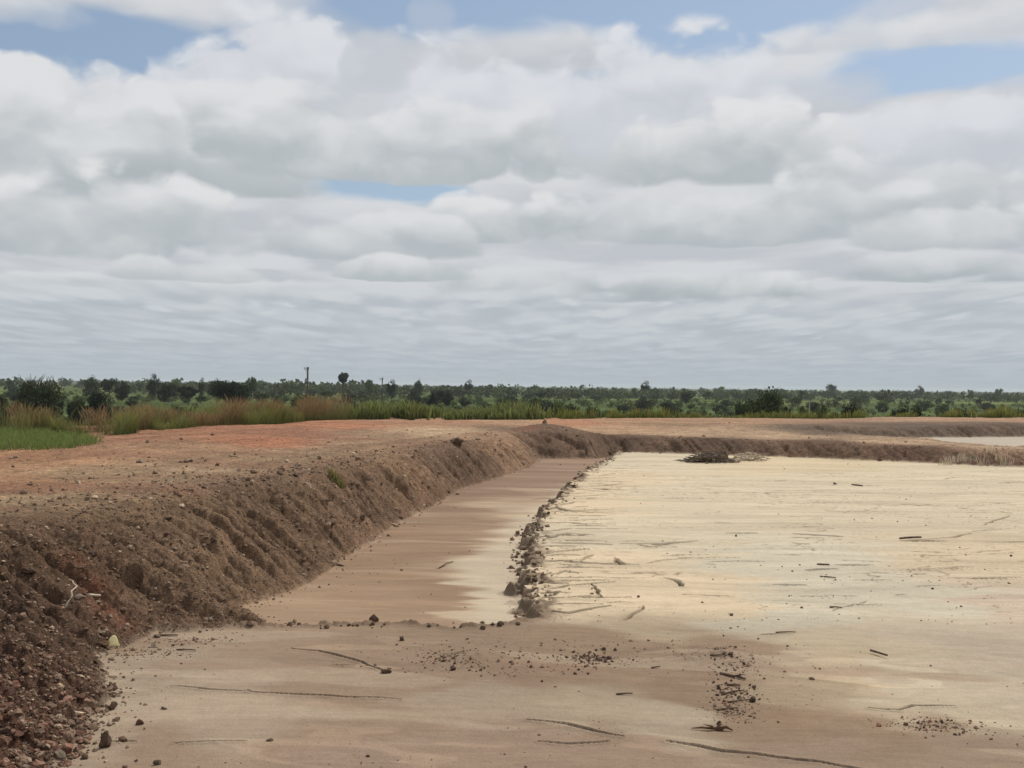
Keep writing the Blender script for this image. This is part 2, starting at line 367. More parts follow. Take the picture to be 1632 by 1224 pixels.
soil_cols = [  # colour of the earth itself (linear), where the photo shows it
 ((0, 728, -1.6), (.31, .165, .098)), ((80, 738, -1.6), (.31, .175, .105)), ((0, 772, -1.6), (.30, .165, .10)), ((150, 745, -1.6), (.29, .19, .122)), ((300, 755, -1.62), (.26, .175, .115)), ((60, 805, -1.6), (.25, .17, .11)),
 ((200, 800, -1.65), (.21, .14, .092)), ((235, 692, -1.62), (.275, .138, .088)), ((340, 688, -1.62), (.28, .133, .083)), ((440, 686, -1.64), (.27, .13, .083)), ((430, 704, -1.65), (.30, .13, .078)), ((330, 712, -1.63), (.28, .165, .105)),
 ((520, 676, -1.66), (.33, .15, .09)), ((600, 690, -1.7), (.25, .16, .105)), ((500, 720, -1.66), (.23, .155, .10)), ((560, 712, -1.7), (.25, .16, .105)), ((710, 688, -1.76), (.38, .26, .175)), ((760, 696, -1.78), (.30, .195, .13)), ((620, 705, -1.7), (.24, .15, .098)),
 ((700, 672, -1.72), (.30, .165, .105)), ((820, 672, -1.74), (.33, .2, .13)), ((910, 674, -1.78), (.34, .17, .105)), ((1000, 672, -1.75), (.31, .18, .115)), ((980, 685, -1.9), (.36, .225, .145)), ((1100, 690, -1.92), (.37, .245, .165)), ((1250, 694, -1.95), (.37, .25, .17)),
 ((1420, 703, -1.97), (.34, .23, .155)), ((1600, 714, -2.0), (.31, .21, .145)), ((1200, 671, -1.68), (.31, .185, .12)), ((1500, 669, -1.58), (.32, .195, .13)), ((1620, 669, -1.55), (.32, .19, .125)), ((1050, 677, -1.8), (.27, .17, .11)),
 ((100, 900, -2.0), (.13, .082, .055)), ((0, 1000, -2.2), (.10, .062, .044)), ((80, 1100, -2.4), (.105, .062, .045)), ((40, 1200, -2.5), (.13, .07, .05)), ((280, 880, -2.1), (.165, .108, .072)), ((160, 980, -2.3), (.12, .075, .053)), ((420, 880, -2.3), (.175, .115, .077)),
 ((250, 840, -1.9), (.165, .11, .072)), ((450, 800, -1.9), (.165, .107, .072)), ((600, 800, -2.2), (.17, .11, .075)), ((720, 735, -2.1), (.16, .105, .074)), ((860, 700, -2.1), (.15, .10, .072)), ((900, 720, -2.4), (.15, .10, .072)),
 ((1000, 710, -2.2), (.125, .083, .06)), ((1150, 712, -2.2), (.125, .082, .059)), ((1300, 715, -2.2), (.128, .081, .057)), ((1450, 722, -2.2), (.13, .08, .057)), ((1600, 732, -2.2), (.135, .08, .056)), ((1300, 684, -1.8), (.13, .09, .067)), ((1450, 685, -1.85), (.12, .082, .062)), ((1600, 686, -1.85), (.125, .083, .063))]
C, C2, PE, MB, ML, MD = (.515, .432, .312), (.485, .425, .325), (.54, .43, .30), (.325, .23, .16), (.41, .32, .235), (.265, .18, .12)
crust_cols = [((300, 1060), ML), ((250, 1016), MB), ((470, 1020), MB), ((600, 1018), (.30, .21, .145)), ((760, 1015), (.29, .205, .14)), ((900, 1015), (.30, .21, .14)), ((850, 1055), MD), ((950, 1050), MD), ((700, 1060), (.31, .215, .15)), ((1080, 1040), (.30, .21, .14)), ((1172, 1060), MD), ((1172, 1105), MD), ((1160, 1130), MD), ((1490, 1157), (.30, .215, .15)),
 ((400, 1090), (.44, .34, .25)), ((220, 1065), (.44, .345, .255)), ((560, 1085), MB), ((400, 1140), (.42, .325, .24)), ((210, 1115), ML), ((170, 1160), (.40, .31, .225)), ((250, 1200), MB), ((550, 1160), MB), ((600, 1210), (.31, .22, .165)), ((800, 1190), (.33, .235, .17)),
 ((800, 1110), ML), ((950, 1115), (.43, .345, .245)), ((1080, 1140), (.45, .37, .27)), ((1000, 1200), (.325, .23, .165)), ((1300, 1205), (.34, .245, .18)), ((1260, 1160), (.28, .19, .125)), ((1400, 1165), (.30, .21, .14)), ((1580, 1190), (.33, .24, .175)),
 ((1200, 1060), MB), ((1250, 1085), (.37, .28, .19)), ((1400, 1065), (.43, .335, .225)), ((1340, 1075), (.37, .285, .19)), ((1450, 1110), (.47, .38, .27)), ((1550, 1110), (.48, .395, .285)), ((1600, 1145), (.46, .38, .275)), ((1560, 1165), (.42, .33, .235)), ((1300, 1030), (.45, .36, .25)), ((1450, 1150), (.42, .33, .235)), ((1500, 1070), (.48, .40, .29)), ((1620, 1090), (.47, .39, .29)), ((1400, 1030), (.47, .385, .275)),
 ((1240, 990), C2), ((1000, 1003), (.44, .345, .235)), ((930, 985), PE), ((1100, 950), PE), ((950, 900), PE), ((900, 940), PE), ((1000, 850), C), ((1200, 800), C), ((1400, 770), C), ((1050, 735), C), ((1300, 900), C2), ((1480, 950), C2),
 ((1600, 900), (.50, .40, .28)), ((1600, 800), C), ((1610, 960), (.48, .38, .29)), ((1600, 1050), (.45, .37, .28)), ((1500, 1010), (.46, .38, .285)), ((900, 800), PE), ((950, 770), PE), ((1100, 780), C), ((1250, 740), (.52, .42, .28)), ((1550, 760), C)]
hollow_cols = [((450, 965), (.29, .205, .14)), ((600, 900), (.255, .17, .113)), ((560, 940), (.27, .185, .125)), ((650, 850), (.235, .155, .105)), ((700, 800), (.225, .15, .102)), ((780, 780), (.205, .135, .095)), ((830, 755), (.21, .14, .098)), ((870, 745), (.23, .155, .11)), ((920, 736), (.25, .165, .115)),
 ((520, 985), (.29, .2, .14)), ((700, 960), (.265, .18, .12)), ((700, 880), (.235, .155, .105)), ((730, 930), (.24, .16, .108)), ((790, 870), (.42, .34, .25)), ((810, 940), (.46, .38, .285)), ((790, 980), (.42, .33, .24)), ((700, 990), (.29, .2, .14)), ((830, 970), (.47, .39, .29)),
 ((840, 820), (.37, .29, .21)), ((770, 905), (.40, .315, .225)), ((765, 880), (.33, .24, .17)), ((745, 890), (.26, .175, .12)), ((880, 785), (.31, .23, .165)), ((850, 775), (.22, .15, .105)), ((800, 830), (.29, .205, .145)), ((770, 830), (.235, .157, .106))]
GULLY_DIR = np.array([0.96, -0.28])
def terrain(X, Y, want_col=False, fine=True):
    X = np.asarray(X, np.float32); Y = np.asarray(Y, np.float32)
    rr = np.hypot(X, Y)
    d1 = sdf(X, Y, pit); d2 = sdf(X, Y, pond); dp = sdf(X, Y, plateau); dh = sdf(X, Y, hollow)
    d1 = d1 + 0.10 * fbm(X * .9, Y * .9, 3, 3) + 0.05 * fbm(X * 4, Y * 4, 3, 4)
    d2 = d2 + 0.25 * fbm(X * .5, Y * .5, 3, 5)
    lx = fbm(X * .8, Y * .8, 2, 11); 
    ragged = np.abs(fbm(X * 2.0, Y * 1.6, 3, 8)) * .45 + 0.10 * fbm(X * 6, Y * 5, 2, 9)
    ledge = sst(X, -1.0, 0.1)                                  # the crust side of the hollow is ragged, its near rim is not
    dh = dh + np.where(Y > 12.3, ragged * ledge - .12 * ledge, 0.05 * lx)
    zf = ZF0 + (ZF1 - ZF0) * np.clip((Y - 12) / 25, 0, 1)
    dep = 0.10 + 0.11 * sst(Y, 12, 15) - 0.04 * sst(Y, 25, 40)
    inh = sst(-dh, -0.02, 0.05 + 0.003 * rr)
    zfloor = zf - dep * inh
    wd = idw(X, Y, [a for a, b in pit_w], [b for a, b in pit_w])
    zp = idw(X, Y, [a for a, b in plat_z], [b for a, b in plat_z])
    # plateau undulates a little; the earth heap at the corner of the bank
    zp = zp + 0.05 * fbm(X * .25, Y * .25, 3, 21)
    hx, hy = P(868, 690, -1.8)
    zp = zp + 0.36 * np.exp(-(((X - hx - .2) / 1.6) ** 2 + ((Y - hy - .6) / 1.3) ** 2)) + 0.12 * np.exp(-(((X - hx + 2.2) / 1.4) ** 2 + ((Y - hy + 2.5) / 1.6) ** 2))
    t = np.clip(d1 / wd, 0, 1); prof = 1 - (1 - t) ** 1.32
    z = zfloor + (zp - zfloor) * prof
    t2 = np.clip(d2 / 1.6, 0, 1); prof2 = 1 - (1 - t2) ** 1.4
    zpd = -2.15 + 0.0 * X
    z2 = zpd + (zp - zpd) * prof2
    z = np.where(d2 < 1.6, np.minimum(z, z2), z)
    soil = sst(d1, -0.02, 0.12) * sst(d2, -0.02, 0.2)
    slope = np.maximum(4 * prof * (1 - prof) * (d1 > 0), 0.9 * 4 * prof2 * (1 - prof2) * (d2 > 0) * (d2 < 1.6))
    if fine:
        # furrows run down the slope
        u = -X * GULLY_DIR[1] + Y * GULLY_DIR[0]; v = X * GULLY_DIR[0] + Y * GULLY_DIR[1]
        far = sst(X, 1.5, 4.0) * sst(Y, 28, 34)
        uu = np.where(far > .5, X + .25 * Y, u); vv = np.where(far > .5, Y, v)
        uu = uu + .25 * fbm(uu * .6, vv * .6, 2, 30)
        g1 = 1 - np.abs(vn(uu * 1.7, vv * .12, 31)); g2 = 1 - np.abs(vn(uu * 3.0, vv * .14, 33))
        g3 = 1 - np.abs(vn(uu * 5.2, vv * .25, 35))
        z = z - slope * (0.20 * g1 ** 4 * (1 - .3 * far) + 0.17 * g2 ** 4 + 0.06 * g3 ** 4) + slope * .10
        # clods and lumps
        rough = soil * (0.30 + 0.9 * slope + 0.45 * sst(d1, 2.6, 0.9))
        rough = np.clip(rough, 0, 1.2) * np.where(dp > -2, .5, 1)
        w1, v1 = worley(X * 3.2, Y * 3.2, 1); w2, v2 = worley(X * 8, Y * 8, 2)
        z = z + rough * (0.10 * v1 ** 3 * np.sqrt(np.clip(.35 - w1 * w1 * 1.2, 0, 1)) + 0.045 * v2 * np.sqrt(np.clip(.3 - w2 * w2, 0, 1)) + 0.022 * (.6 - worley(X * 17, Y * 17, 3)[0]) + 0.035 * fbm(X * 3, Y * 3, 4, 41, .6) + 0.035 * fbm(X * 14, Y * 14, 3, 47, .7))
        # holes left where clods fell out
        w3, v3 = worley(X * 1.1, Y * 1.1, 5)
        z = z - slope * soil * 0.17 * (v3 > .62) * sst(w3, .16, .07)
        dw = d1 + .35 * fbm(X * .3, Y * .3, 2, 240)
        z = z - .03 * (np.exp(-((dw - 3.9) / .2) ** 2) + np.exp(-((dw - 5.6) / .2) ** 2))
        # pan: low ripples, drying fissures, the crumbled lip of the crust
        pan = 1 - soil
        z = z + pan * (0.010 * fbm(X * .5, Y * 2.2, 4, 51) + 0.004 * fbm(X * 2, Y * 7, 3, 55))
        lip = pan * sst(np.abs(dh), .34, .05) * (dh > -.25) * sst(X, -1.2, .1) * sst(Y, 12.1, 12.8)
        w4, v4 = worley(X * 7, Y * 4.5, 7)
        z = z + lip * (0.06 * (v4 - .5) * sst(w4, .5, .35) + .035 * fbm(X * 7, Y * 6, 3, 61, .65))
        rim = pan * sst(np.abs(dh + .02), .2, .0) * sst(Y, 12.9, 12.3) * sst(X, 1.5, .4)
        w5, v5 = worley(X * 9, Y * 9, 9)
        z = z + rim * (0.03 + .06 * fbm(X * 4, Y * 6, 4, 63, .65) + .05 * (v5 - .4) * sst(w5, .5, .3))
        ridge = np.exp(-((Y - 10.75 - .25 * fbm(X * .7, Y * 0 + 3.3, 2, 260)) / .33) ** 2) * sst(X, -1.4, -.5) * sst(X, 2.7, 1.9) * sst(fbm(X * .9, Y * .9, 2, 262), -.5, .3)
        z = z + pan * ridge * (.10 + .08 * fbm(X * 3, Y * 4, 4, 264, .65) + .02 * fbm(X * 12, Y * 12, 3, 268, .7))
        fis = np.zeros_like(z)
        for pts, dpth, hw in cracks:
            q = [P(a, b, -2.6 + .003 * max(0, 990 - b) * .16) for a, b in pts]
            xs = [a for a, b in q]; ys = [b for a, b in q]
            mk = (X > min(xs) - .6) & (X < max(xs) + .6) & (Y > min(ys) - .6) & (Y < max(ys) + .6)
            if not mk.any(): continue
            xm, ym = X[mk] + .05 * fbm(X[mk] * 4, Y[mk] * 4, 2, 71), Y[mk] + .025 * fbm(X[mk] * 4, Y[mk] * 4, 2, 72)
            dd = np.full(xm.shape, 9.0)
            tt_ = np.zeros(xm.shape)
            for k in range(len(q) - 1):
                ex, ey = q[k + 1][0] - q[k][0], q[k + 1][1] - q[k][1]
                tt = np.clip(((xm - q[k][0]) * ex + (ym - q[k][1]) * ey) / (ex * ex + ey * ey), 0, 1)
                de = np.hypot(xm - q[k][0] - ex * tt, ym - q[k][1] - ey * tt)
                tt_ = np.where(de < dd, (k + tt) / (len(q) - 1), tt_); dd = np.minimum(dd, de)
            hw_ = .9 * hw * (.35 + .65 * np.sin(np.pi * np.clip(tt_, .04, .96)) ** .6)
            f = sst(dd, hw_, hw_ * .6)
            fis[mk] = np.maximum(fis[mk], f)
            z[mk] -= dpth * 1.7 * f
            z[mk] += .012 * sst(dd, hw_ * 4, hw_) * (1 - f)
        crust_zone = pan * sst(Y, 12, 14) * (dh > 0.1)
        hair = vn(X * .55, Y * 2.6, 81) + .35 * vn(X * 1.6, Y * 7, 82)
        hl = np.maximum(sst(np.abs(hair), .05, .012) * sst(vn(X * .4, Y * .5, 83), -.15, .3), sst(np.abs(vn(X * .9, Y * 3.4, 84) + .3 * vn(X * 3, Y * 9, 85)), .04, .01) * sst(vn(X * .7, Y * .9, 86), .0, .4)) * crust_zone * sst(Y, 45, 30)
        z = z - .012 * hl
    # outer side falls to the plain
    drop = np.clip(dp, 0, 12)
    z = np.where(dp > 0, z - drop * 0.55, z)
    zone = np.zeros(X.shape, np.int8)
    zone[d1 < 0.03] = 2
    zone[(d1 < 0.03) & (dh < 0.0)] = 1
    zone[d2 < 0.03] = 3
    if not want_col: return z, zone
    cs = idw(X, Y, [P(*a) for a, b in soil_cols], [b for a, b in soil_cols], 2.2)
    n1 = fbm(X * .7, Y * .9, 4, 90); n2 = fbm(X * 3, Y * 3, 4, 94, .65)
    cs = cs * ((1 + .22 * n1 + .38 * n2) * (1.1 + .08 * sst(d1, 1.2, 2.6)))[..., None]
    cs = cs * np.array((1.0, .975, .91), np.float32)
    # the driven top: bands and two faint ruts that follow the edge
    dw = d1 + .35 * fbm(X * .3, Y * .3, 2, 240)
    topm = sst(d1, 2.2, 3.2)
    cs = cs * (1 + topm * (.16 * vn(dw * 2.2, (X * .27 + Y * .96) * .12, 241) + .10 * vn(dw * 6, Y * .25, 242)))[..., None]
    cs = cs * (1 + topm[..., None] * np.array((-.05, .005, .02), np.float32))
    rut = topm * (np.exp(-((dw - 3.9) / .22) ** 2) + np.exp(-((dw - 5.6) / .22) ** 2))
    cs = cs * (1 + .13 * rut)[..., None]
    red = np.array((.235, .098, .058), np.float32)
    for (a, b, zz, rad) in [(285, 800, -1.75, .22), (120, 895, -1.95, .16), (150, 915, -2.05, .16), (178, 942, -2.15, .2), (705, 705, -1.8, .2), (860, 672, -1.5, .5), (840, 690, -1.8, .5)]:
        x0, y0 = P(a, b, zz)
        m_ = np.exp(-((X - x0) ** 2 + (Y - y0) ** 2) / rad ** 2) * .75 * np.clip(.8 + n2, 0, 1)
        cs = cs * (1 - m_)[..., None] + red * m_[..., None]
    # bands of red laterite on the plateau
    rb = sst(fbm(X * .35, Y * .5, 3, 97), .15, .5) * sst(d1, 1.5, 3) * sst(X, 2, -4) * .45
    cs = cs * (1 - rb)[..., None] + np.array((.265, .13, .083), np.float32) * rb[..., None]
    kk = .35 + .05 * Y
    Ysh = Y + .13 * X * sst(Y, 13, 11.5)
    Xa = X + kk * 1.0 * fbm(X * .45, Ysh * 1.5, 4, 211, .55); Ya = Y + kk * .75 * fbm(X * .35 + .3 * Y, Ysh * 1.3, 4, 215, .5)
    cc = idw(Xa, Ya, [P(a[0], a[1], -2.6 if a[1] > 950 else -2.55) for a, b in crust_cols], [b for a, b in crust_cols], 2.9)
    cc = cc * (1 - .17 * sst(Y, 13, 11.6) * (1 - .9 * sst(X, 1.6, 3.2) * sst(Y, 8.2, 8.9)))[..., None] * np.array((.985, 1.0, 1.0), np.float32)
    ch = idw(Xa, Ya, [P(a[0], a[1], -2.74) for a, b in hollow_cols], [b for a, b in hollow_cols], 2.8)
    ch = ch * np.array((1.0, .975, .90), np.float32)
    sp = sdf(Xa * .35 + X * .65, Ya * .35 + Y * .65, [P(*q, -2.74) for q in [(912, 770), (868, 795), (815, 828), (762, 868), (728, 896), (716, 908), (748, 922), (770, 940), (778, 962), (752, 985), (735, 1010), (900, 1010), (900, 900), (960, 760)]])
    sm = sst(sp, .25, -.30)[..., None] * .88
    ch = ch * (1 - sm) + np.array((.44, .365, .265), np.float32) * (1 + .10 * fbm(Xa * .8, Ya * 3, 3, 230))[..., None] * sm
    wx = X + .8 * fbm(X * .5, Y * .5, 2, 101); wy = Ysh + .35 * fbm(X * .6, Y * .6, 2, 103)
    st = fbm(wx * .28, wy * 1.5, 5, 105, .6); st2 = fbm(wx * .5 + wy * .2, wy * 4.5, 4, 109, .6)
    cc = cc * (1 + .20 * st + .14 * st2)[..., None]
    ch = ch * (1 + .16 * st + .06 * st2)[..., None]
    pale = sst(vn(wx * .22, wy * 2.6, 115) + .3 * vn(wx * .8, wy * 6, 116), .25, .9) * .55
    ch = ch * (1 - pale)[..., None] + np.array((.37, .275, .195), np.float32) * pale[..., None]
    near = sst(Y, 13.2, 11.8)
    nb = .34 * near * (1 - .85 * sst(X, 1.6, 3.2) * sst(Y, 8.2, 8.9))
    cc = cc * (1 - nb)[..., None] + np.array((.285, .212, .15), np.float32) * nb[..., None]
    qf = fbm(Xa * .42, Ysh * 1.25, 3, 250) * 5.5 + .25 * fbm(X * 2.5, Y * 5, 3, 254)
    ti = np.floor(qf); tf = qf - ti
    def tz(k): return TAB[(k.astype(np.int32) * 37 + 11) & 255, 40] - .5
    tv = tz(ti) + (tz(ti + 1) - tz(ti)) * sst(tf, .80, 1.0)
    cc = cc * (1 + .26 * tv * near)[..., None]; ch = ch * (1 + .12 * tv * (1 - sm[..., 0]))[..., None]
    # dried-out streaks on the beach
    pb = sst(vn(wx * .35 + .25 * wy, wy * 1.9, 117) + .4 * vn(wx * .9 + .5 * wy, wy * 5, 118), .35, .62) * sst(Y, 13.5, 11) * .4
    cc = cc * (1 - pb)[..., None] + np.array((.40, .32, .235), np.float32) * pb[..., None]
    dbr = sst(vn(wx * .3 + .3 * wy, wy * 2.1, 119) + .4 * vn(wx * 1.1 + .6 * wy, wy * 6, 120), .35, .7) * sst(Y, 12.5, 11) * .45
    cc = cc * (1 - dbr)[..., None] + np.array((.27, .185, .128), np.float32) * dbr[..., None]
    if fine:
        rg = (ridge * .55 * sst(fbm(X * 5, Y * 5, 3, 270, .65), -.4, .3))[..., None]
        cc = cc * (1 - rg) + np.array((.20, .14, .098), np.float32) * rg
        hm = (.75 * hl)[..., None]
        cc = cc * (1 - hm) + np.array((.20, .15, .10), np.float32) * hm
        fis_shade = (.9 * fis)[..., None]
        cc = cc * (1 - fis_shade) + np.array((.04, .028, .02), np.float32) * fis_shade  # shade inside the fissures, put into the colour as near black
        lm = np.maximum(lip * .85 * sst(fbm(X * 4, Y * 4, 3, 121, .65), -.2, .05), np.clip(5 * inh * (1 - inh), 0, .95) * sst(X, -.9, -.2))[..., None]
        cc = cc * (1 - lm) + np.array((.15, .105, .072), np.float32) * lm
        ch = ch * (1 - lm) + np.array((.15, .105, .072), np.float32) * lm
        rm = (rim * .9)[..., None]
        cc = cc * (1 - rm) + np.array((.17, .115, .078), np.float32) * rm
        ch = ch * (1 - rm) + np.array((.17, .115, .078), np.float32) * rm
    cpond = np.array((.41, .355, .285), np.float32) * (1 + .08 * st)[..., None]
    s_ = soil[..., None]; h_ = inh[..., None]
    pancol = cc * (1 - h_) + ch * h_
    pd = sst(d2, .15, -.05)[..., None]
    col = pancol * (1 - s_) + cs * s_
    col = np.where(d2[..., None] < .3, cs * (1 - pd) + cpond * pd, col)
    return z, zone, np.clip(col, .01, .75)
def gz(x, y):
    z, _ = terrain(np.array([x]), np.array([y])); return float(z[0])
def gza(x, y): return terrain(np.asarray(x), np.asarray(y))[0]

def rows():
    r = [0.4]; ks = ([0, 5.5, 6.8, 9, 12.5, 15, 25, 46, 60, 75, 90], [.4, .35, .0125, .0135, .019, .034, .056, .085, .16, .4, 1.0])
    while r[-1] < 88: r.append(r[-1] + float(np.interp(r[-1], *ks)))
    return np.array(r)
rad = rows()
ang = np.concatenate([np.linspace(-75, -28.5, 70)[:-1], np.linspace(-28.5, 28.5, 1080), np.linspace(28.5, 75, 70)[1:]])
AG, RG = np.meshgrid(np.radians(ang), rad)
GX, GY = (RG * np.sin(AG)).astype(np.float32), (RG * np.cos(AG)).astype(np.float32)
GZ, GZONE, GCOL = terrain(GX, GY, True)
nr, na = GX.shape
idx = np.arange(nr * na).reshape(nr, na)
quads = np.stack([idx[:-1, :-1], idx[:-1, 1:], idx[1:, 1:], idx[1:, :-1]], -1).reshape(-1, 4)
zq = GZONE[:-1, :-1].ravel()
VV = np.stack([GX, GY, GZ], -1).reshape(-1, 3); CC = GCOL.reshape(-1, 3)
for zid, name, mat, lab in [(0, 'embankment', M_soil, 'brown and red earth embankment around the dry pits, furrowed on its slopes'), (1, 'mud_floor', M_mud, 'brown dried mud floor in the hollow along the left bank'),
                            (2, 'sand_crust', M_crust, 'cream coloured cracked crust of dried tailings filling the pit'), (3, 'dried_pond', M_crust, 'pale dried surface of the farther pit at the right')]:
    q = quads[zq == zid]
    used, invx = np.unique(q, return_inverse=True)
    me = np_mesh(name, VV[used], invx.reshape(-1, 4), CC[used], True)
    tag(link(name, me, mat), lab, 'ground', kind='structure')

# ------------------------------------------------------------------ the plain beyond
def plain_z(x, y):
    r = np.hypot(x, y)
    a = np.arctan2(x, y)
    return -6.2 + 1.2 * fbm(x * .004, y * .004, 3, 130) * sst(r, 90, 300) - 9 * sst(r, 900, 3000) * 0 + sst(a, .1, -.5) * 2.5 * sst(r, 250, 800)
pr = np.concatenate([np.array([0.5, 20, 40]), np.geomspace(55, 7000, 260)])
pa = np.radians(np.linspace(-180, 180, 721))
A2, R2 = np.meshgrid(pa, pr)
PX, PY = R2 * np.sin(A2), R2 * np.cos(A2)
PZ = plain_z(PX, PY)
g1 = fbm(PX * .006, PY * .012, 4, 140); g2 = fbm(PX * .03, PY * .05, 3, 144)
fld = sst(g1 + .3 * g2, -.1, .45)[..., None]
pc = np.array((.068, .092, .038)) * (1 - fld) + np.array((.125, .155, .055)) * fld
brn = (sst(fbm(PX * .01, PY * .02, 3, 148), .35, .7) * .5)[..., None]
pc = pc * (1 - brn) + np.array((.17, .16, .08)) * brn
pi_ = np.arange(PX.size).reshape(PX.shape)
pq = np.stack([pi_[:-1, :-1], pi_[1:, :-1], pi_[1:, 1:], pi_[:-1, 1:]], -1).reshape(-1, 4)
tag(link('ground', np_mesh('ground', np.stack([PX, PY, PZ], -1).reshape(-1, 3), pq[:, ::-1], pc.reshape(-1, 3), True), M_plain),
    'flat green savanna plain stretching to the horizon', 'ground', kind='structure')

# ------------------------------------------------------------------ stones
def rock_mesh(name, seed, col, sub=3, rough=.42, flat=.75, chop=9, block=False):
    rnd = random.Random(seed)
    bm = bmesh.new(); bmesh.ops.create_icosphere(bm, subdivisions=sub, radius=1)
    off = Vector((rnd.uniform(0, 50),) * 3) + Vector((rnd.random() * 9, rnd.random() * 7, 0))
    planes = [(Vector((rnd.gauss(0, 1), rnd.gauss(0, 1), rnd.gauss(0, .7))).normalized(), rnd.uniform(.35, .8)) for _ in range(chop)]
    if block:
        planes = [(Vector((rnd.gauss(0, .16), rnd.gauss(0, .16), rnd.gauss(0, .16))) + Vector(a), rnd.uniform(.35, .62)) for a in ((1, 0, 0), (-1, 0, 0), (0, 1, 0), (0, -1, 0), (0, 0, 1), (0, 0, -1), (.6, .6, .3), (-.5, .6, -.4))]
        planes = [(n.normalized(), d) for n, d in planes]; rough *= .4
    for v in bm.verts:
        p = v.co.copy()
        for n, d in planes:
            e = p.dot(n) - d
            if e > 0: p -= n * e * .85
        k = 1 + rough * mnoise.fractal(p * 1.3 + off, .8, 2.1, 4) + rough * .35 * mnoise.noise(p * 5 + off)
        v.co = Vector((p.x * k, p.y * k * .86, p.z * k * flat))
    me = bpy.data.meshes.new(name); bm.to_mesh(me); bm.free()
    n = len(me.vertices); c = np.empty((n, 4), np.float32); c[:] = tuple(col) + (1,)
    jit = np.array([mnoise.noise(v.co * 2.5 + off) for v in me.vertices]); c[:, :3] *= (1 + .3 * jit)[:, None]
    me.attributes.new('tint', 'FLOAT_COLOR', 'POINT').data.foreach_set('color', c.ravel())
    me.polygons.foreach_set('use_smooth', np.full(len(me.polygons), True)); me.update()
    return me
BR, RD, GRY, DK, TAN = (.215, .145, .102), (.25, .135, .095), (.26, .20, .15), (.165, .112, .08), (.35, .26, .18)
ROCK = {}
def rock_proto(kind, i):
    k = (kind, i)
    if k not in ROCK:
        col = {'brown': BR, 'red': RD, 'grey': GRY, 'dark': DK, 'tan': TAN, 'pale': (.5, .42, .31), 'slab': [(.2, .142, .1), (.16, .11, .078), (.28, .21, .145), (.2, .14, .1)][i % 4]}[kind]
        ROCK[k] = rock_mesh(kind + '_rock', hash(kind) % 7 + 31 * i if False else {'brown': 1, 'red': 2, 'grey': 3, 'dark': 4, 'tan': 5, 'pale': 6, 'slab': 7}[kind] * 100 + i, col, block=kind == 'slab')
    return ROCK[k]
def px_ground(px, py, z0):
    """where the line of sight through a pixel meets the real ground"""
    z = z0
    for _ in range(6):
        x, y = P(px, py, z); z = .5 * z + .5 * gz(x, y)
    x, y = P(px, py, z)
    return x, y, gz(x, y)
def put_rock(name, px, py, wpx, kind, i, label, cat, group=None, z0=-2.6, tall=1.0, sink=.25, deep=1.0):
    """a stone wpx photo pixels wide standing at the pixel of its foot"""
    x, y, z = px_ground(px, py, z0)
    s = wpx / F * y / 2
    o = link(name, rock_proto(kind, i), M_clod if kind in ('brown', 'dark') else M_stone, None, (x, y + s * .3, z + s * .75 * tall * (1 - sink) * .8), (random.uniform(-.15, .15), random.uniform(-.15, .15), random.uniform(0, 6.28)), (s, s * deep, s * tall))
    return tag(o, label, cat, group)
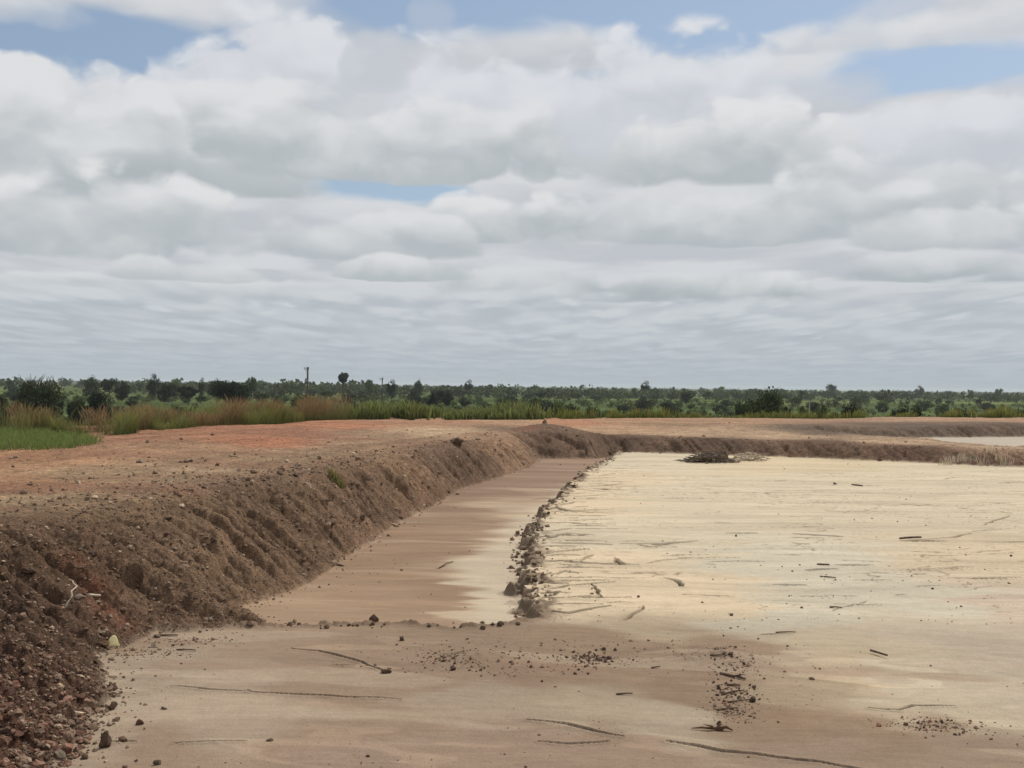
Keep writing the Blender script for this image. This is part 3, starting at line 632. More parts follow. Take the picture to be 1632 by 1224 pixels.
notable = [
 ('earth_clod', 165, 1192, 20, 'brown', 0, 'upright dark brown clod standing on the sand at the lower left', 'clod', None, -2.62, 2.0),
 ('earth_clod', 136, 1209, 18, 'brown', 1, 'low brown clod lying just left of and below the upright clod', 'clod', None, -2.62, .9),
 ('stone', 250, 1219, 13, 'grey', 0, 'small grey brown stone at the bottom edge on pale sand', 'stone', None, -2.62, 1.1),
 ('stone', 217, 1213, 7, 'grey', 1, 'tiny grey pebble between the upright clod and the bottom stone', 'stone', None, -2.62, .9),
 ('stone', 222, 1155, 15, 'red', 0, 'small rounded reddish stone on pale sand, right of the stony bank foot', 'stone', None, -2.62, .9),
 ('stone', 128, 1116, 24, 'red', 1, 'smooth red stone with a light face in the dark bank at the lower left', 'stone', None, -2.5, .8),
 ('earth_clod', 178, 1100, 20, 'dark', 0, 'dark clod at the tip of the bank foot above the red stone', 'clod', None, -2.6, .9),
 ('earth_clod', 180, 1130, 18, 'dark', 1, 'dark squared clod at the edge of the sand beside the red stone', 'clod', None, -2.6, .9),
 ('stone', 66, 1144, 18, 'red', 2, 'red stone on the dark bank left of the smooth red stone', 'stone', None, -2.45, .8),
 ('stone', 118, 1176, 24, 'red', 3, 'pale topped reddish stone at the corner of the bank foot', 'stone', None, -2.58, .8),
 ('stone', 62, 1216, 20, 'red', 4, 'orange red stone among the rubble at the bottom left', 'stone', None, -2.55, .8),
 ('stone', 104, 1202, 22, 'red', 0, 'rough red stone at the right edge of the rubble at the bottom left', 'stone', None, -2.6, .9),
 ('stone', 28, 1168, 22, 'red', 1, 'red stone in the rubble near the left edge', 'stone', None, -2.45, .8),
 ('stone', 160, 995, 19, 'tan', 0, 'flat pale stone on the dark bank above the yellow leaf', 'stone', None, -2.5, .5),
 ('stone', 206, 868, 14, 'pale', 0, 'cream coloured stone half buried in the middle of the left bank', 'stone', None, -2.0, .8),
 ('earth_clod', 153, 1065, 10, 'dark', 2, 'round dark clod just below the yellow leaf', 'clod', None, -2.6, .9),
 ('earth_clod', 595, 992, 16, 'dark', 3, 'biggest dark clod on the low rim between the sand and the brown mud floor', 'clod', None, -2.62, 1.3),
 ('earth_clod', 640, 1021, 11, 'dark', 0, 'dark clod alone on the sand below the low rim', 'clod', None, -2.62, .9),
 ('earth_clod', 614, 1073, 19, 'brown', 2, 'brown clod at the lower end of the curved crack', 'clod', None, -2.62, .6),
 ('earth_clod', 720, 1068, 11, 'dark', 1, 'dark clod on brown sand left of the heap of rubble', 'clod', None, -2.62, .9),
 ('earth_clod', 428, 1181, 14, 'brown', 3, 'flat brown clod lying on bare sand near the bottom', 'clod', None, -2.62, .5),
 ('earth_clod', 798, 998, 12, 'dark', 2, 'dark clod on the low rim beside the pale corner of the hollow', 'clod', None, -2.62, 1.0),
 ('earth_clod', 1200, 1119, 12, 'dark', 3, 'dark clod at the right of the strip of twigs', 'clod', None, -2.62, 1.1),
 ('earth_clod', 1145, 1098, 10, 'dark', 0, 'dark clod at the left of the strip of twigs', 'clod', None, -2.62, 1.0),
 ('earth_clod', 680, 808, 8, 'brown', 0, 'brown clod that rolled onto the mud floor from the left bank', 'clod', None, -2.7, 1.0),
 ('earth_clod', 867, 675, 12, 'brown', 1, 'brown clod on top of the earth heap at the corner of the bank', 'clod', None, -1.5, 1.0),
 ('earth_clod', 726, 716, 26, 'dark', 2, 'large dark clod lodged high on the far end of the left bank', 'clod', None, -1.9, .7),
 ('stone', 646, 735, 9, 'pale', 1, 'small white stone high on the middle of the left bank', 'stone', None, -1.8, .8),
 ('earth_clod', 524, 827, 26, 'dark', 3, 'dark clod in the largest hole of the left bank', 'clod', None, -2.2, .6),
 ('earth_clod', 577, 806, 17, 'dark', 0, 'dark clod in the left bank right of the largest hole', 'clod', None, -2.2, .8),
 ('earth_clod', 340, 856, 14, 'dark', 1, 'dark clod near a pale stone in the left bank', 'clod', None, -2.0, 1.1),
 ('earth_clod', 148, 889, 16, 'dark', 2, 'dark clod beside the red streak on the left bank', 'clod', None, -2.0, 1.0),
 ('earth_clod', 44, 920, 24, 'dark', 3, 'wide dark clod on the left bank near the left edge', 'clod', None, -2.0, .7),
 ('earth_clod', 218, 824, 12, 'dark', 0, 'dark clod at the crest of the left bank', 'clod', None, -1.8, 1.0),
 ('earth_clod', 1330, 772, 7, 'dark', 1, 'small dark clod alone on the far part of the crust', 'clod', None, -2.52, .7),
 ('earth_clod', 1612, 887, 5, 'dark', 2, 'small dark clod on the crust near the right edge', 'clod', None, -2.56, .9),
 ('earth_clod', 1486, 939, 5, 'dark', 3, 'small dark clod alone on the smooth right part of the crust', 'clod', None, -2.58, .9),
 ('earth_clod', 1173, 855, 5, 'dark', 0, 'tiny dark clod amid the middle of the crust', 'clod', None, -2.55, .9),
 ('earth_clod', 1018, 952, 6, 'dark', 1, 'small dark clod just above the bent crack in the crust', 'clod', None, -2.58, .9),
]
for n in notable: put_rock(*n)
# rim of lumps between the beach and the hollow
for k in range(34):
    px = 442 + 390 * random.random() ** 1.3; py = 997 + random.gauss(0, 3.0)
    put_rock('earth_clod', px, py, 4 + 8 * random.random() ** 2, random.choice(['brown', 'dark', 'brown']), k % 4, 'small brown lump in the row along the low rim of the hollow', 'clod', 'lumps along the low rim', -2.62, random.uniform(.6, 1.0))
# broken blocks along the ragged lip of the crust
lip_px = [(848, 958), (858, 930), (846, 905), (838, 885), (832, 870), (842, 850), (852, 835), (862, 815), (880, 798), (900, 782), (915, 765), (942, 748), (968, 735), (980, 724)]
for k in range(46):
    s_ = random.random() ** .8 * (len(lip_px) - 1); i = int(s_); f = s_ - i
    j = min(i + 1, len(lip_px) - 1)
    px = lip_px[i][0] * (1 - f) + lip_px[j][0] * f + random.gauss(0, 7); py = lip_px[i][1] * (1 - f) + lip_px[j][1] * f + random.gauss(0, 4)
    sc = .45 + .55 * (py - 700) / 260
    put_rock('crust_block', px, py, random.uniform(9, 20) * sc, 'slab', k % 4, 'broken block of mud along the ragged lip of the crust', 'mud block', 'blocks along the lip of the crust', -2.6, random.uniform(.6, 1.2), .55)
# rubble heaps on the beach
def heap(n, cx, cy, sx, sy, w0, w1, label, group, kinds):
    for k in range(n):
        put_rock('rubble_stone', random.gauss(cx, sx), random.gauss(cy, sy), w0 + (w1 - w0) * random.random() ** 2, random.choice(kinds), k % 4, label, 'stone', group, -2.62, random.uniform(.6, 1.0))
heap(48, 945, 1052, 22, 9, 4, 10, 'small lump in the heap of rubble on the brown sand', 'rubble heap on the sand', ['brown', 'dark', 'grey', 'brown', 'red'])
heap(22, 790, 1060, 70, 14, 3, 7, 'small stone strewn on the brown sand left of the rubble heap', 'stones strewn on the sand', ['brown', 'red', 'grey'])
heap(40, 1172, 1085, 18, 28, 4, 11, 'dark lump in the strip of twigs and earth on the sand', 'lumps in the strip of twigs', ['brown', 'dark', 'dark'])
heap(24, 1490, 1156, 24, 7, 3, 8, 'dark lump in the small pile at the lower right', 'lumps of the small pile', ['brown', 'dark', 'tan'])
heap(14, 710, 1048, 22, 10, 3, 8, 'pale reddish chip in the patch of chips on the sand', 'chips on the sand', ['red', 'pale', 'brown'])

# gravel and crumbs: far too many to count
def scatter(name, n, sampler, size, cols, mat, label, sub=1, flat=.7):
    bm = bmesh.new(); bmesh.ops.create_icosphere(bm, subdivisions=sub, radius=1)
    BV = np.array([v.co[:] for v in bm.verts]); BF = np.array([[v.index for v in f.verts] for f in bm.faces]); bm.free()
    xy = sampler(n); n = len(xy)
    z = gza(xy[:, 0], xy[:, 1])
    s = size(xy, n)
    V = BV[None] * (1 + rng.uniform(-.38, .38, (n, len(BV), 1)))
    V = V * rng.uniform(.6, 1.15, (n, 1, 3)) * np.array([1, 1, flat]) * s[:, None, None]
    a = rng.uniform(0, 6.28, n); ca, sa = np.cos(a)[:, None], np.sin(a)[:, None]
    tilt = rng.normal(0, .5, n); ct, st_ = np.cos(tilt)[:, None], np.sin(tilt)[:, None]
    x, y, zz = V[..., 0], V[..., 1] * ct - V[..., 2] * st_, V[..., 1] * st_ + V[..., 2] * ct
    V = np.stack([x * ca - y * sa + xy[:, 0:1], x * sa + y * ca + xy[:, 1:2], zz + z[:, None] + (s * .25)[:, None]], -1)
    Fc = BF[None] + (np.arange(n) * len(BV))[:, None, None]
    pal = np.array(cols); c = pal[rng.integers(0, len(pal), n)] * rng.uniform(.7, 1.3, (n, 1))
    me = np_mesh(name, V.reshape(-1, 3), Fc.reshape(-1, 3), np.repeat(c, len(BV), 0), False)
    return tag(link(name, me, mat), label, 'gravel', kind='stuff')
def polar(n, amin, amax, rmin, rmax, test):
    """points denser nearby, kept where test(d_pit, d_pond, d_plateau, x, y) says so"""
    a = np.radians(rng.uniform(amin, amax, n)); u = rng.random(n); r = 1 / (1 / rmax + u * (1 / rmin - 1 / rmax))
    x, y = r * np.sin(a), r * np.cos(a)
    return np.stack([x, y], 1)[test(x, y, r)]
def bank_pts(n):
    def t(x, y, r):
        d = sdf(x, y, pit); e = sdf(x, y, pond); p_ = sdf(x, y, plateau)
        pr_ = np.where(d < 0, np.exp(d / .12) * .5, np.where(d < 2.2, 1, .34 * np.exp(-(d - 2.2) / 2.5) + .03))
        return (rng.random(len(x)) < pr_) & (e > 0) & (p_ < 0)
    return polar(n, -28, 28, 6.5, 55, t)
scatter('gravel', 76000, bank_pts, lambda xy, n: np.clip(rng.lognormal(-4.4, .55, n), .006, .06) * np.clip(np.hypot(xy[:, 0], xy[:, 1]) / 15, .8, 1.5), [BR, BR, DK, (.2, .135, .09), (.2, .135, .09), GRY, (.30, .22, .15), (.40, .31, .22)], M_stone, 'loose gravel and crumbs of earth strewn over the banks')
def toe_pts(n):
    def t(x, y, r):
        d = sdf(x, y, pit); c = np.hypot(x + 3.9, y - 7.4)
        return (rng.random(len(x)) < np.exp(-(c / 1.6) ** 2)) & (d > -.02)
    return polar(n, -40, -15, 5.5, 14, t)
scatter('rubble', 12000, toe_pts, lambda xy, n: np.clip(rng.lognormal(-3.95, .5, n), .010, .055), [RD, (.17, .095, .068), BR, DK, BR, DK, (.25, .145, .105)], M_stone, 'red and brown rubble at the foot of the bank in the lower left corner', 2, .8)
def pan_pts(n):
    def t(x, y, r):
        d = sdf(x, y, pit)
        return (rng.random(len(x)) < (vn(x * .6, y * .9, 150) > .35) * .4 + (vn(x * 1.3, y * 1.5, 151) > .6) * .4 + .035) & (d < -.1)
    return polar(n, -28, 28, 6.5, 40, t)
scatter('crumbs', 9000, pan_pts, lambda xy, n: np.clip(rng.lognormal(-5.2, .5, n), .003, .025) * np.clip(np.hypot(xy[:, 0], xy[:, 1]) / 10, .8, 2), [BR, DK, (.26, .19, .135), (.3, .22, .16)], M_stone, 'dark crumbs scattered over the dry sand and crust')
def spot_pts(n):
    c = np.array([P(945, 1052, -2.62), P(1172, 1060, -2.62), P(1172, 1105, -2.62), P(1165, 1135, -2.62), P(1490, 1156, -2.62), P(790, 1060, -2.62), P(710, 1048, -2.62), P(950, 1030, -2.62), P(300, 1022, -2.62), P(230, 1040, -2.62)])
    sg = np.array([(.2, .13), (.14, .2), (.12, .22), (.1, .14), (.2, .12), (.5, .22), (.14, .16), (.9, .25), (.3, .1), (.25, .15)])
    k = rng.integers(0, len(c), n)
    return c[k] + rng.normal(0, 1, (n, 2)) * sg[k]
scatter('debris', 2600, spot_pts, lambda xy, n: np.clip(rng.lognormal(-5.2, .6, n), .003, .024), [BR, DK, (.26, .19, .135), (.3, .22, .16), RD], M_stone, 'earth crumbs gathered in loose patches on the dry sand')
def lip_pts(n):
    k = rng.random(n) * (len(lip_px) - 1); i = k.astype(int); f = k - i
    L = np.array([P(a, b, -2.6) for a, b in lip_px]); j = np.minimum(i + 1, len(L) - 1)
    p = L[i] * (1 - f)[:, None] + L[j] * f[:, None]
    return p + rng.normal(0, 1, (n, 2)) * np.array([.16, .35])
scatter('crust_crumbs', 520, lip_pts, lambda xy, n: np.clip(rng.lognormal(-4.0, .5, n), .010, .05), [BR, (.2, .14, .095), (.3, .22, .15), DK], M_clod, 'crumbled mud along the broken lip of the crust', 2)

# ------------------------------------------------------------------ wood: sticks, twigs, poles
def tube(pts, radii, seg=7, noise_amp=.12, seed=0):
    """a tapered bent branch as one mesh (verts, quads)"""
    rnd = random.Random(seed); V = []; Fq = []
    pts = [Vector(p) for p in pts]
    for i, p in enumerate(pts):
        d = (pts[min(i + 1, len(pts) - 1)] - pts[max(i - 1, 0)]).normalized()
        a = d.orthogonal().normalized(); b = d.cross(a)
        for k in range(seg):
            th = 6.2832 * k / seg; r = radii[i] * (1 + rnd.uniform(-noise_amp, noise_amp))
            V.append(p + a * math.cos(th) * r + b * math.sin(th) * r)
    for i in range(len(pts) - 1):
        for k in range(seg):
            a = i * seg + k; b = i * seg + (k + 1) % seg
            Fq.append((a, b, b + seg, a + seg))
    Fq.append(tuple(range(seg))[::-1]); Fq.append(tuple(range((len(pts) - 1) * seg, len(pts) * seg)))
    return V, Fq
def tubes_mesh(name, items):
    V, Fq = [], []
    for pts, rad_, seed in items:
        v, f = tube(pts, rad_, 7, .15, seed); o = len(V); V += v; Fq += [tuple(i + o for i in q) for q in f]
    me = bpy.data.meshes.new(name); me.from_pydata([tuple(v) for v in V], [], Fq)
    me.polygons.foreach_set('use_smooth', np.full(len(me.polygons), True)); me.update()
    return me
def stick(name, pa, pb, thick, mat, label, z0=-2.62, bend=.06, lift=(.006, .014), cat='stick', fork=False, group=None):
    xa, ya, za = px_ground(pa[0], pa[1], z0); xb, yb, zb = px_ground(pb[0], pb[1], z0)
    a, b = Vector((xa, ya, za + lift[0])), Vector((xb, yb, zb + lift[1]))
    L = (b - a).length; r = thick / F * ya / 2 * .78
    sd_ = int(pa[0] * 7 + pa[1]); rnd = random.Random(sd_)
    pts = []
    side = Vector((rnd.choice((-1, 1)) * .6, rnd.uniform(-.6, .6), .4))
    for i in range(8):
        t = i / 7; q = a.lerp(b, t) + (side + Vector((rnd.uniform(-.2, .2), rnd.uniform(-.2, .2), 0))) * bend * L * math.sin(math.pi * t) * .8
        pts.append(q - a)
    items = [(pts, [r * (1.1 - .45 * i / 7) for i in range(8)], sd_)]
    if fork:
        m = pts[4]; items.append(([m, m + (b - a) * .2 + Vector((0, .05, .06)) * L, m + (b - a) * .42 + Vector((0, .14, .10)) * L], [r * .6, r * .45, r * .25], sd_ + 1))
    return tag(link(name, tubes_mesh(name, items), mat, None, a), label, cat, group)
stick('stick', (1387, 1041), (1414, 1049), 5, M_stick, 'short straight dark stick lying alone on the crust at the right', lift=(.03, .03), bend=.01)
stick('stick', (1148, 1074), (1188, 1084), 6, M_stick, 'dark forked stick across the strip of twigs', bend=.05, fork=True)
stick('stick', (1132, 1045), (1152, 1046), 4, M_stick, 'short dark stick at the upper left of the strip of twigs')
stick('stick', (1150, 1108), (1186, 1102), 4, M_stick, 'thin dark twig low in the strip of twigs, left of the round clod')
stick('stick', (1160, 1120), (1196, 1117), 3.5, M_stick, 'thin twig in the middle of the strip of twigs')
stick('stick', (1158, 1092), (1180, 1094), 5, M_stick, 'stubby dark stick under the forked stick')
stick('stick', (1142, 1132), (1176, 1130), 3.5, M_stick, 'thin twig near the lower end of the strip of twigs')
stick('stick', (982, 1107), (1008, 1107), 4, M_stick, 'dark stick lying below the heap of rubble')
stick('stick', (1038, 1065), (1052, 1064), 3, M_stick, 'small dark stick right of the heap of rubble')
stick('stick', (1434, 859), (1468, 857), 5, M_stick, 'dark branch lying on the far crust at the right', -2.55)
stick('stick', (1302, 900), (1322, 901), 4, M_stick, 'short dark branch on the middle of the crust', -2.56)
stick('stick', (1307, 919), (1332, 922), 3, M_stick, 'thin dark twig on the crust below the short branch', -2.57)
stick('stick', (1358, 773), (1375, 775), 4, M_stick, 'dark stick on the far part of the crust beside the small clod', -2.52)
stick('stick', (1236, 1009), (1268, 1009), 3, M_stick, 'thin crooked twig on the crust above the short straight stick', -2.6, .08)
stick('stick', (1322, 968), (1342, 970), 3, M_stick, 'curly thin twig on the smooth crust right of the middle', -2.58, .1)
stick('stick', (142, 936), (160, 948), 6, M_pale, 'straight bleached stick on the dark left bank', -2.2, .01, (.03, .04))
stick('stick', (104, 974), (110, 962), 3.5, M_pale, 'short curved bleached stick on the dark left bank', -2.3, .35, (.02, .12))
stick('stick', (282, 1036), (312, 1038), 3, M_stick, 'thin dark twig at the edge of the sand right of the yellow leaf', -2.62)
stick('stick', (250, 1013), (284, 1014), 4, M_stick, 'dark root end poking out of the bank above the yellow leaf', -2.6, .05)
stick('stick', (700, 906), (722, 896), 3, M_brown, 'thin brown twig on the mud floor at the edge of the pale patch', -2.74)
stick('stick', (537, 900), (548, 903), 4, M_stick, 'short dark stick on the mud floor near the left bank', -2.74)
# the strawy tuft at the lower end of the strip
tx, ty, tz = px_ground(1140, 1164, -2.62)
items = []
for k in range(16):
    a = random.uniform(-.5, 3.6); L = random.uniform(.04, .10); d = Vector((math.cos(a), .4 * math.sin(a) - .1, random.uniform(.1, .6))) * L
    items.append(([Vector((0, 0, .01)), d * .5 + Vector((0, 0, .015)), d], [.007, .005, .002], k))
items.append(([Vector((.06, 0, .01)), Vector((-.1, .01, .02)), Vector((-.18, .02, .01))], [.012, .009, .003], 40))
items.append(([Vector((0, 0, .01)), Vector((.08, .0, .03)), Vector((.13, -.02, .01))], [.012, .012, .004], 41))
tag(link('root_tuft', tubes_mesh('root_tuft', items), M_brown, None, (tx, ty, tz)), 'frayed brown root tuft at the lower end of the strip of twigs', 'root')
# yellow leaf at the foot of the bank
lx_, ly_, lz_ = px_ground(172, 1034, -2.6)
lf = empty('dead_leaf', (lx_, ly_, lz_))
def sheet(name, fn, nu, nv, mat, parent, thick=.003):
    V = [fn(i / nu, j / nv) for i in range(nu + 1) for j in range(nv + 1)]
    Fq = [(i * (nv + 1) + j, (i + 1) * (nv + 1) + j, (i + 1) * (nv + 1) + j + 1, i * (nv + 1) + j + 1) for i in range(nu) for j in range(nv)]
    me = bpy.data.meshes.new(name); me.from_pydata(V, [], Fq); me.polygons.foreach_set('use_smooth', np.full(len(Fq), True)); me.update()
    o = link(name, me, mat, parent); md = o.modifiers.new('thickness', 'SOLIDIFY'); md.thickness = thick
    return o
sheet('blade', lambda u, v: (.015 + .10 * u + .01 * math.sin(v * 5), -.02 + .03 * (v - .5) + .02 * math.sin(u * 3), .03 + .10 * (v) * math.sin(math.pi * (u * .8 + .12)) ** .7), 8, 6, M_yellow, lf)
sheet('curled_blade', lambda u, v: (-.15 + .17 * u, .05 * (v - .5), .055 - .05 * u + .03 * (2 * v - 1) ** 2 * math.sin(math.pi * u)), 8, 5, M_brown, lf)
link('stalk', tubes_mesh('stalk', [([Vector((-.27, .0, .02)), Vector((-.16, .01, .04)), Vector((.02, 0, .03))], [.008, .008, .006], 5)]), M_brown, lf)
tag(lf, 'pale yellow upturned leaf on a brown stalk at the foot of the dark bank', 'leaf')

# brush pile and root tangle against the far bank
def pile(name, px0, px1, py, hgt, n, mat, label, cat, z0, seed, up=.5, rr_=(.012, .03)):
    xa, ya, za = px_ground(px0, py, z0); xb, yb, zb = px_ground(px1, py, z0)
    rnd = random.Random(seed); items = []
    c = Vector(((xa + xb) / 2, (ya + yb) / 2, (za + zb) / 2)); Wd = abs(xb - xa) / 2
    for k in range(n):
        x = rnd.gauss(0, .42) * Wd; hmax = hgt * math.exp(-(x / Wd) ** 2 * 1.5)
        p = Vector((x, rnd.gauss(0, .25), rnd.uniform(0.0, hmax)))
        a = rnd.uniform(0, 6.28); L = rnd.uniform(.2, .7) * Wd * .5
        d = Vector((math.cos(a), .5 * math.sin(a), rnd.uniform(-.25, up) * hgt * 1.2)) * L
        m = p + d * .5 + Vector((rnd.uniform(-.1, .1), rnd.uniform(-.1, .1), rnd.uniform(0, .12))) * L
        r = rnd.uniform(*rr_); q = p + d; q.z = max(q.z, .0); m.z = max(m.z, .01)
        items.append(([p, m, q], [r, r * .8, r * .3], k))
    for k in range(7):
        y_ = (k - 3) * .12; items.append(([Vector((-Wd * .95, y_, .02)), Vector((0, -y_ * .5, .05)), Vector((Wd * .95, y_ * .3, .02))], [.012, .02, .01], 900 + k))
    return tag(link(name, tubes_mesh(name, items), mat, None, c), label, cat)
pile('brush_pile', 1090, 1172, 737, .30, 340, M_brush, 'dark heap of brushwood at the foot of the far bank', 'brush pile', -2.5, 3)
bx, by, bz = px_ground(1160, 737, -2.5)
put_rock('earth_clod', 1155, 735, 24, 'dark', 1, 'dark lump on the right end of the brushwood heap', 'clod', None, -2.5, 1.1)
put_rock('earth_clod', 1118, 737, 30, 'dark', 2, 'dark lump amid the brushwood heap', 'clod', None, -2.5, .6)
pile('root_tangle', 1165, 1222, 734, .27, 120, M_pale, 'pale tangle of bleached roots right of the brushwood heap', 'roots', -2.5, 4, .7, (.012, .032))
pile('dead_branches', 952, 990, 738, .16, 60, M_stick, 'dark dead branches at the far left corner of the crust', 'branches', -2.5, 5, .5, (.01, .022))

# ------------------------------------------------------------------ grass
def blades(name, xy, h, wid, colfn, label, mat=M_grass, zfun=gza, lean=.35, cat='grass', kind='stuff', head=False, parent=None, loc=(0, 0, 0)):
    n = len(xy); z = zfun(xy[:, 0], xy[:, 1])
    a = rng.uniform(0, 6.28, n); b = rng.uniform(0, 6.28, n); ln = rng.random(n) * lean * h
    base = np.stack([xy[:, 0], xy[:, 1], z - .03], 1)
    sx = np.stack([np.cos(a), np.sin(a), np.zeros(n)], 1); dr = np.stack([np.cos(b) * ln, np.sin(b) * ln, np.zeros(n)], 1)
    lv = [(0, 1.0), (.45, .85), (.8, .55), (1.0, .08)] if not head else [(0, .6), (.55, .55), (.72, .5), (.82, 1.6), (1.0, .4)]
    V = []; Cc = []
    for f, wf in lv:
        c = base + dr * f ** 1.8 + np.array([0, 0, 1]) * (h * f)[:, None]
        V += [c - sx * (wid * wf)[:, None], c + sx * (wid * wf)[:, None]]; k = colfn(f, n); Cc += [k, k]
    m = len(lv) * 2
    V = np.stack(V, 1).reshape(-1, 3) - np.array(loc); Cc = np.stack(Cc, 1).reshape(-1, 3)
    o = (np.arange(n) * m)[:, None]
    Fq = np.concatenate([np.concatenate([o + 2 * i, o + 2 * i + 1, o + 2 * i + 3, o + 2 * i + 2], 1) for i in range(len(lv) - 1)])
    ob = link(name, np_mesh(name, V, Fq, np.clip(Cc, .005, .8), False), mat, parent, loc if parent is None else (0, 0, 0))
    if kind or parent is None: tag(ob, label, cat, kind=kind)
    return ob
def gcol(lo, hi, jit=.3):
    lo, hi = np.array(lo), np.array(hi)
    def f(t, n): 
        r = np.random.default_rng(5); return (lo * (1 - t) + hi * t)[None] * (1 + jit * (r.random((n, 1)) * 2 - 1)) * (1 + .15 * (r.random((n, 3)) * 2 - 1))
    return f
def band(n, line, depth, patch=None, seed=0, thr=-.2):
    """points behind a polyline on the ground (pixel line with heights), up to depth metres"""
    L = np.array([P(*p) for p in line]); seg = np.hypot(*np.diff(L, axis=0).T); cum = np.concatenate([[0], np.cumsum(seg)])
    s = rng.random(n) * cum[-1]
    x = np.interp(s, cum, L[:, 0]); y = np.interp(s, cum, L[:, 1])
    d = rng.random(n) ** 1.3 * depth - .7 * rng.random(n) ** 3
    r = np.hypot(x, y); x2, y2 = x + x / r * d, y + y / r * d
    keep = vn(x2 * .7, y2 * .5, 160 + seed) + .5 * vn(x2 * 2, y2 * 2, 161 + seed) > thr
    keep &= rng.random(n) < .1 + np.minimum(np.minimum(s, cum[-1] - s) / 4, 1) * .9
    return np.stack([x2, y2], 1)[keep]
def tuft(xy, k):
    return np.clip(1 + .6 * vn(xy[:, 0] * .55, xy[:, 1] * .3, 200 + k) + .4 * vn(xy[:, 0] * 1.7, xy[:, 1] * .8, 210 + k), .3, 1.7)
# short bright grass at the left
def lawn_pts(n):
    poly = [P(-60, 716, -1.6), P(40, 716, -1.6), P(130, 713, -1.6), P(172, 706, -1.6), P(150, 696, -1.6), P(110, 690, -1.6), P(-60, 678, -1.6)]
    x = rng.uniform(-24, -8, n); y = rng.uniform(24, 42, n)
    d = sdf(x, y, poly) + .35 * vn(x * 1.2, y * .8, 170)
    return np.stack([x, y], 1)[d < .25 - rng.exponential(.4, n)]
xy = lawn_pts(110000)
blades('short_grass', xy, rng.uniform(.05, .24, len(xy)), np.full(len(xy), .008), gcol((.09, .14, .038), (.19, .25, .075)), 'bright green short grass at the edge of the red earth on the left', lean=.9)
left_line = [(-80, 692, -1.6), (60, 688, -1.6), (130, 692, -1.6), (190, 693, -1.62), (240, 686, -1.62), (330, 680, -1.63), (420, 674, -1.65), (500, 668, -1.66), (560, 667, -1.68)]
xy = band(46000, left_line, 4, seed=1, thr=-.02)
blades('tall_grass', xy, rng.uniform(.18, .68, len(xy)) * tuft(xy, 1), np.full(len(xy), .0075), gcol((.085, .115, .036), (.23, .23, .085)), 'tall green and straw coloured grass along the left edge of the embankment', lean=.75)
xy = band(24000, left_line, 4, seed=2, thr=.12)
blades('seeding_grass', xy, rng.uniform(.35, .88, len(xy)) * tuft(xy, 2), np.full(len(xy), .006), gcol((.13, .14, .045), (.37, .235, .115), .4), 'tall grass with reddish brown seed heads on the left', lean=.6, head=True)
mid_line = [(540, 668, -1.68), (620, 668, -1.7), (700, 668.5, -1.72), (800, 668.5, -1.74), (880, 668, -1.74)]
xy = band(12000, mid_line, 5, seed=3, thr=-.2)
blades('green_weeds', xy, rng.uniform(.18, .72, len(xy)) * tuft(xy, 3), np.full(len(xy), .045), gcol((.08, .11, .036), (.20, .225, .08)), 'broad leaved bright green weeds along the far edge of the embankment', lean=.6)
right_line = [(860, 668, -1.74), (1000, 666.5, -1.74), (1200, 665.5, -1.68), (1400, 665.5, -1.62), (1700, 667, -1.55)]
xy = band(20000, right_line, 5, seed=4, thr=-.02)
blades('verge_grass', xy, rng.uniform(.12, .58, len(xy)) * tuft(xy, 4), np.full(len(xy), .022), gcol((.07, .10, .025), (.23, .23, .065)), 'yellowish green grass along the far right edge of the embankment', lean=.4)
# outer slope and near plain: rank growth
def rank_pts(n):
    a = np.radians(rng.uniform(-30, 30, n)); r = rng.uniform(40, 130, n) ; x, y = r * np.sin(a), r * np.cos(a)
    return np.stack([x, y], 1)[(sdf(x, y, plateau) > 1.0)]
xy = rank_pts(26000)
zmax = lambda x, y: np.maximum(gza(x, y), plain_z(x, y))
blades('rank_grass', xy, rng.uniform(.3, 1.2, len(xy)) * tuft(xy, 5), np.full(len(xy), .05), gcol((.05, .085, .022), (.15, .19, .05)), 'rank green growth on the low ground just beyond the embankment', zfun=zmax, lean=.5)

# the small plant that grows on the left bank
gx_, gy_, g0 = px_ground(537, 765, -1.85)
pl = empty('bank_weed', (gx_, gy_, g0))
tag(pl, 'single yellowish green weed growing high on the left bank', 'weed')
n = 150; xy0 = np.stack([gx_ + rng.normal(0, .07, n), gy_ + rng.normal(0, .07, n)], 1)
blades('foliage', xy0, rng.uniform(.08, .27, n), np.full(n, .010), gcol((.15, .145, .05), (.33, .29, .11)), None, parent=pl, loc=(gx_, gy_, g0), lean=.9, kind=None)
link('stem', tubes_mesh('stem', [([Vector((.02, 0, -.03)), Vector((0, 0, .1)), Vector((-.03, 0, .22))], [.012, .01, .005], 2), ([Vector((0, 0, .05)), Vector((.08, 0, .12)), Vector((.12, 0, .2))], [.008, .006, .003], 3)]), M_stick, pl)
# white dry tufts at the foot of the far bank on the right
for k in range(9):
    px = 1500 + k * 13 + random.uniform(-5, 5)
    x, y, z = px_ground(px, 742 + random.uniform(-5, 2), -2.45)
    n = 26; xy0 = np.stack([x + rng.normal(0, .10, n), y + rng.normal(0, .06, n)], 1)
    o = blades('dry_tuft', xy0, rng.uniform(.12, .42, n), np.full(n, .007), gcol((.40, .35, .28), (.60, .54, .45)), 'bleached dry grass tuft at the right foot of the far bank', loc=(x, y, z), lean=.5, cat='grass tuft', kind=None)
    o['group'] = 'bleached tufts below the far bank'

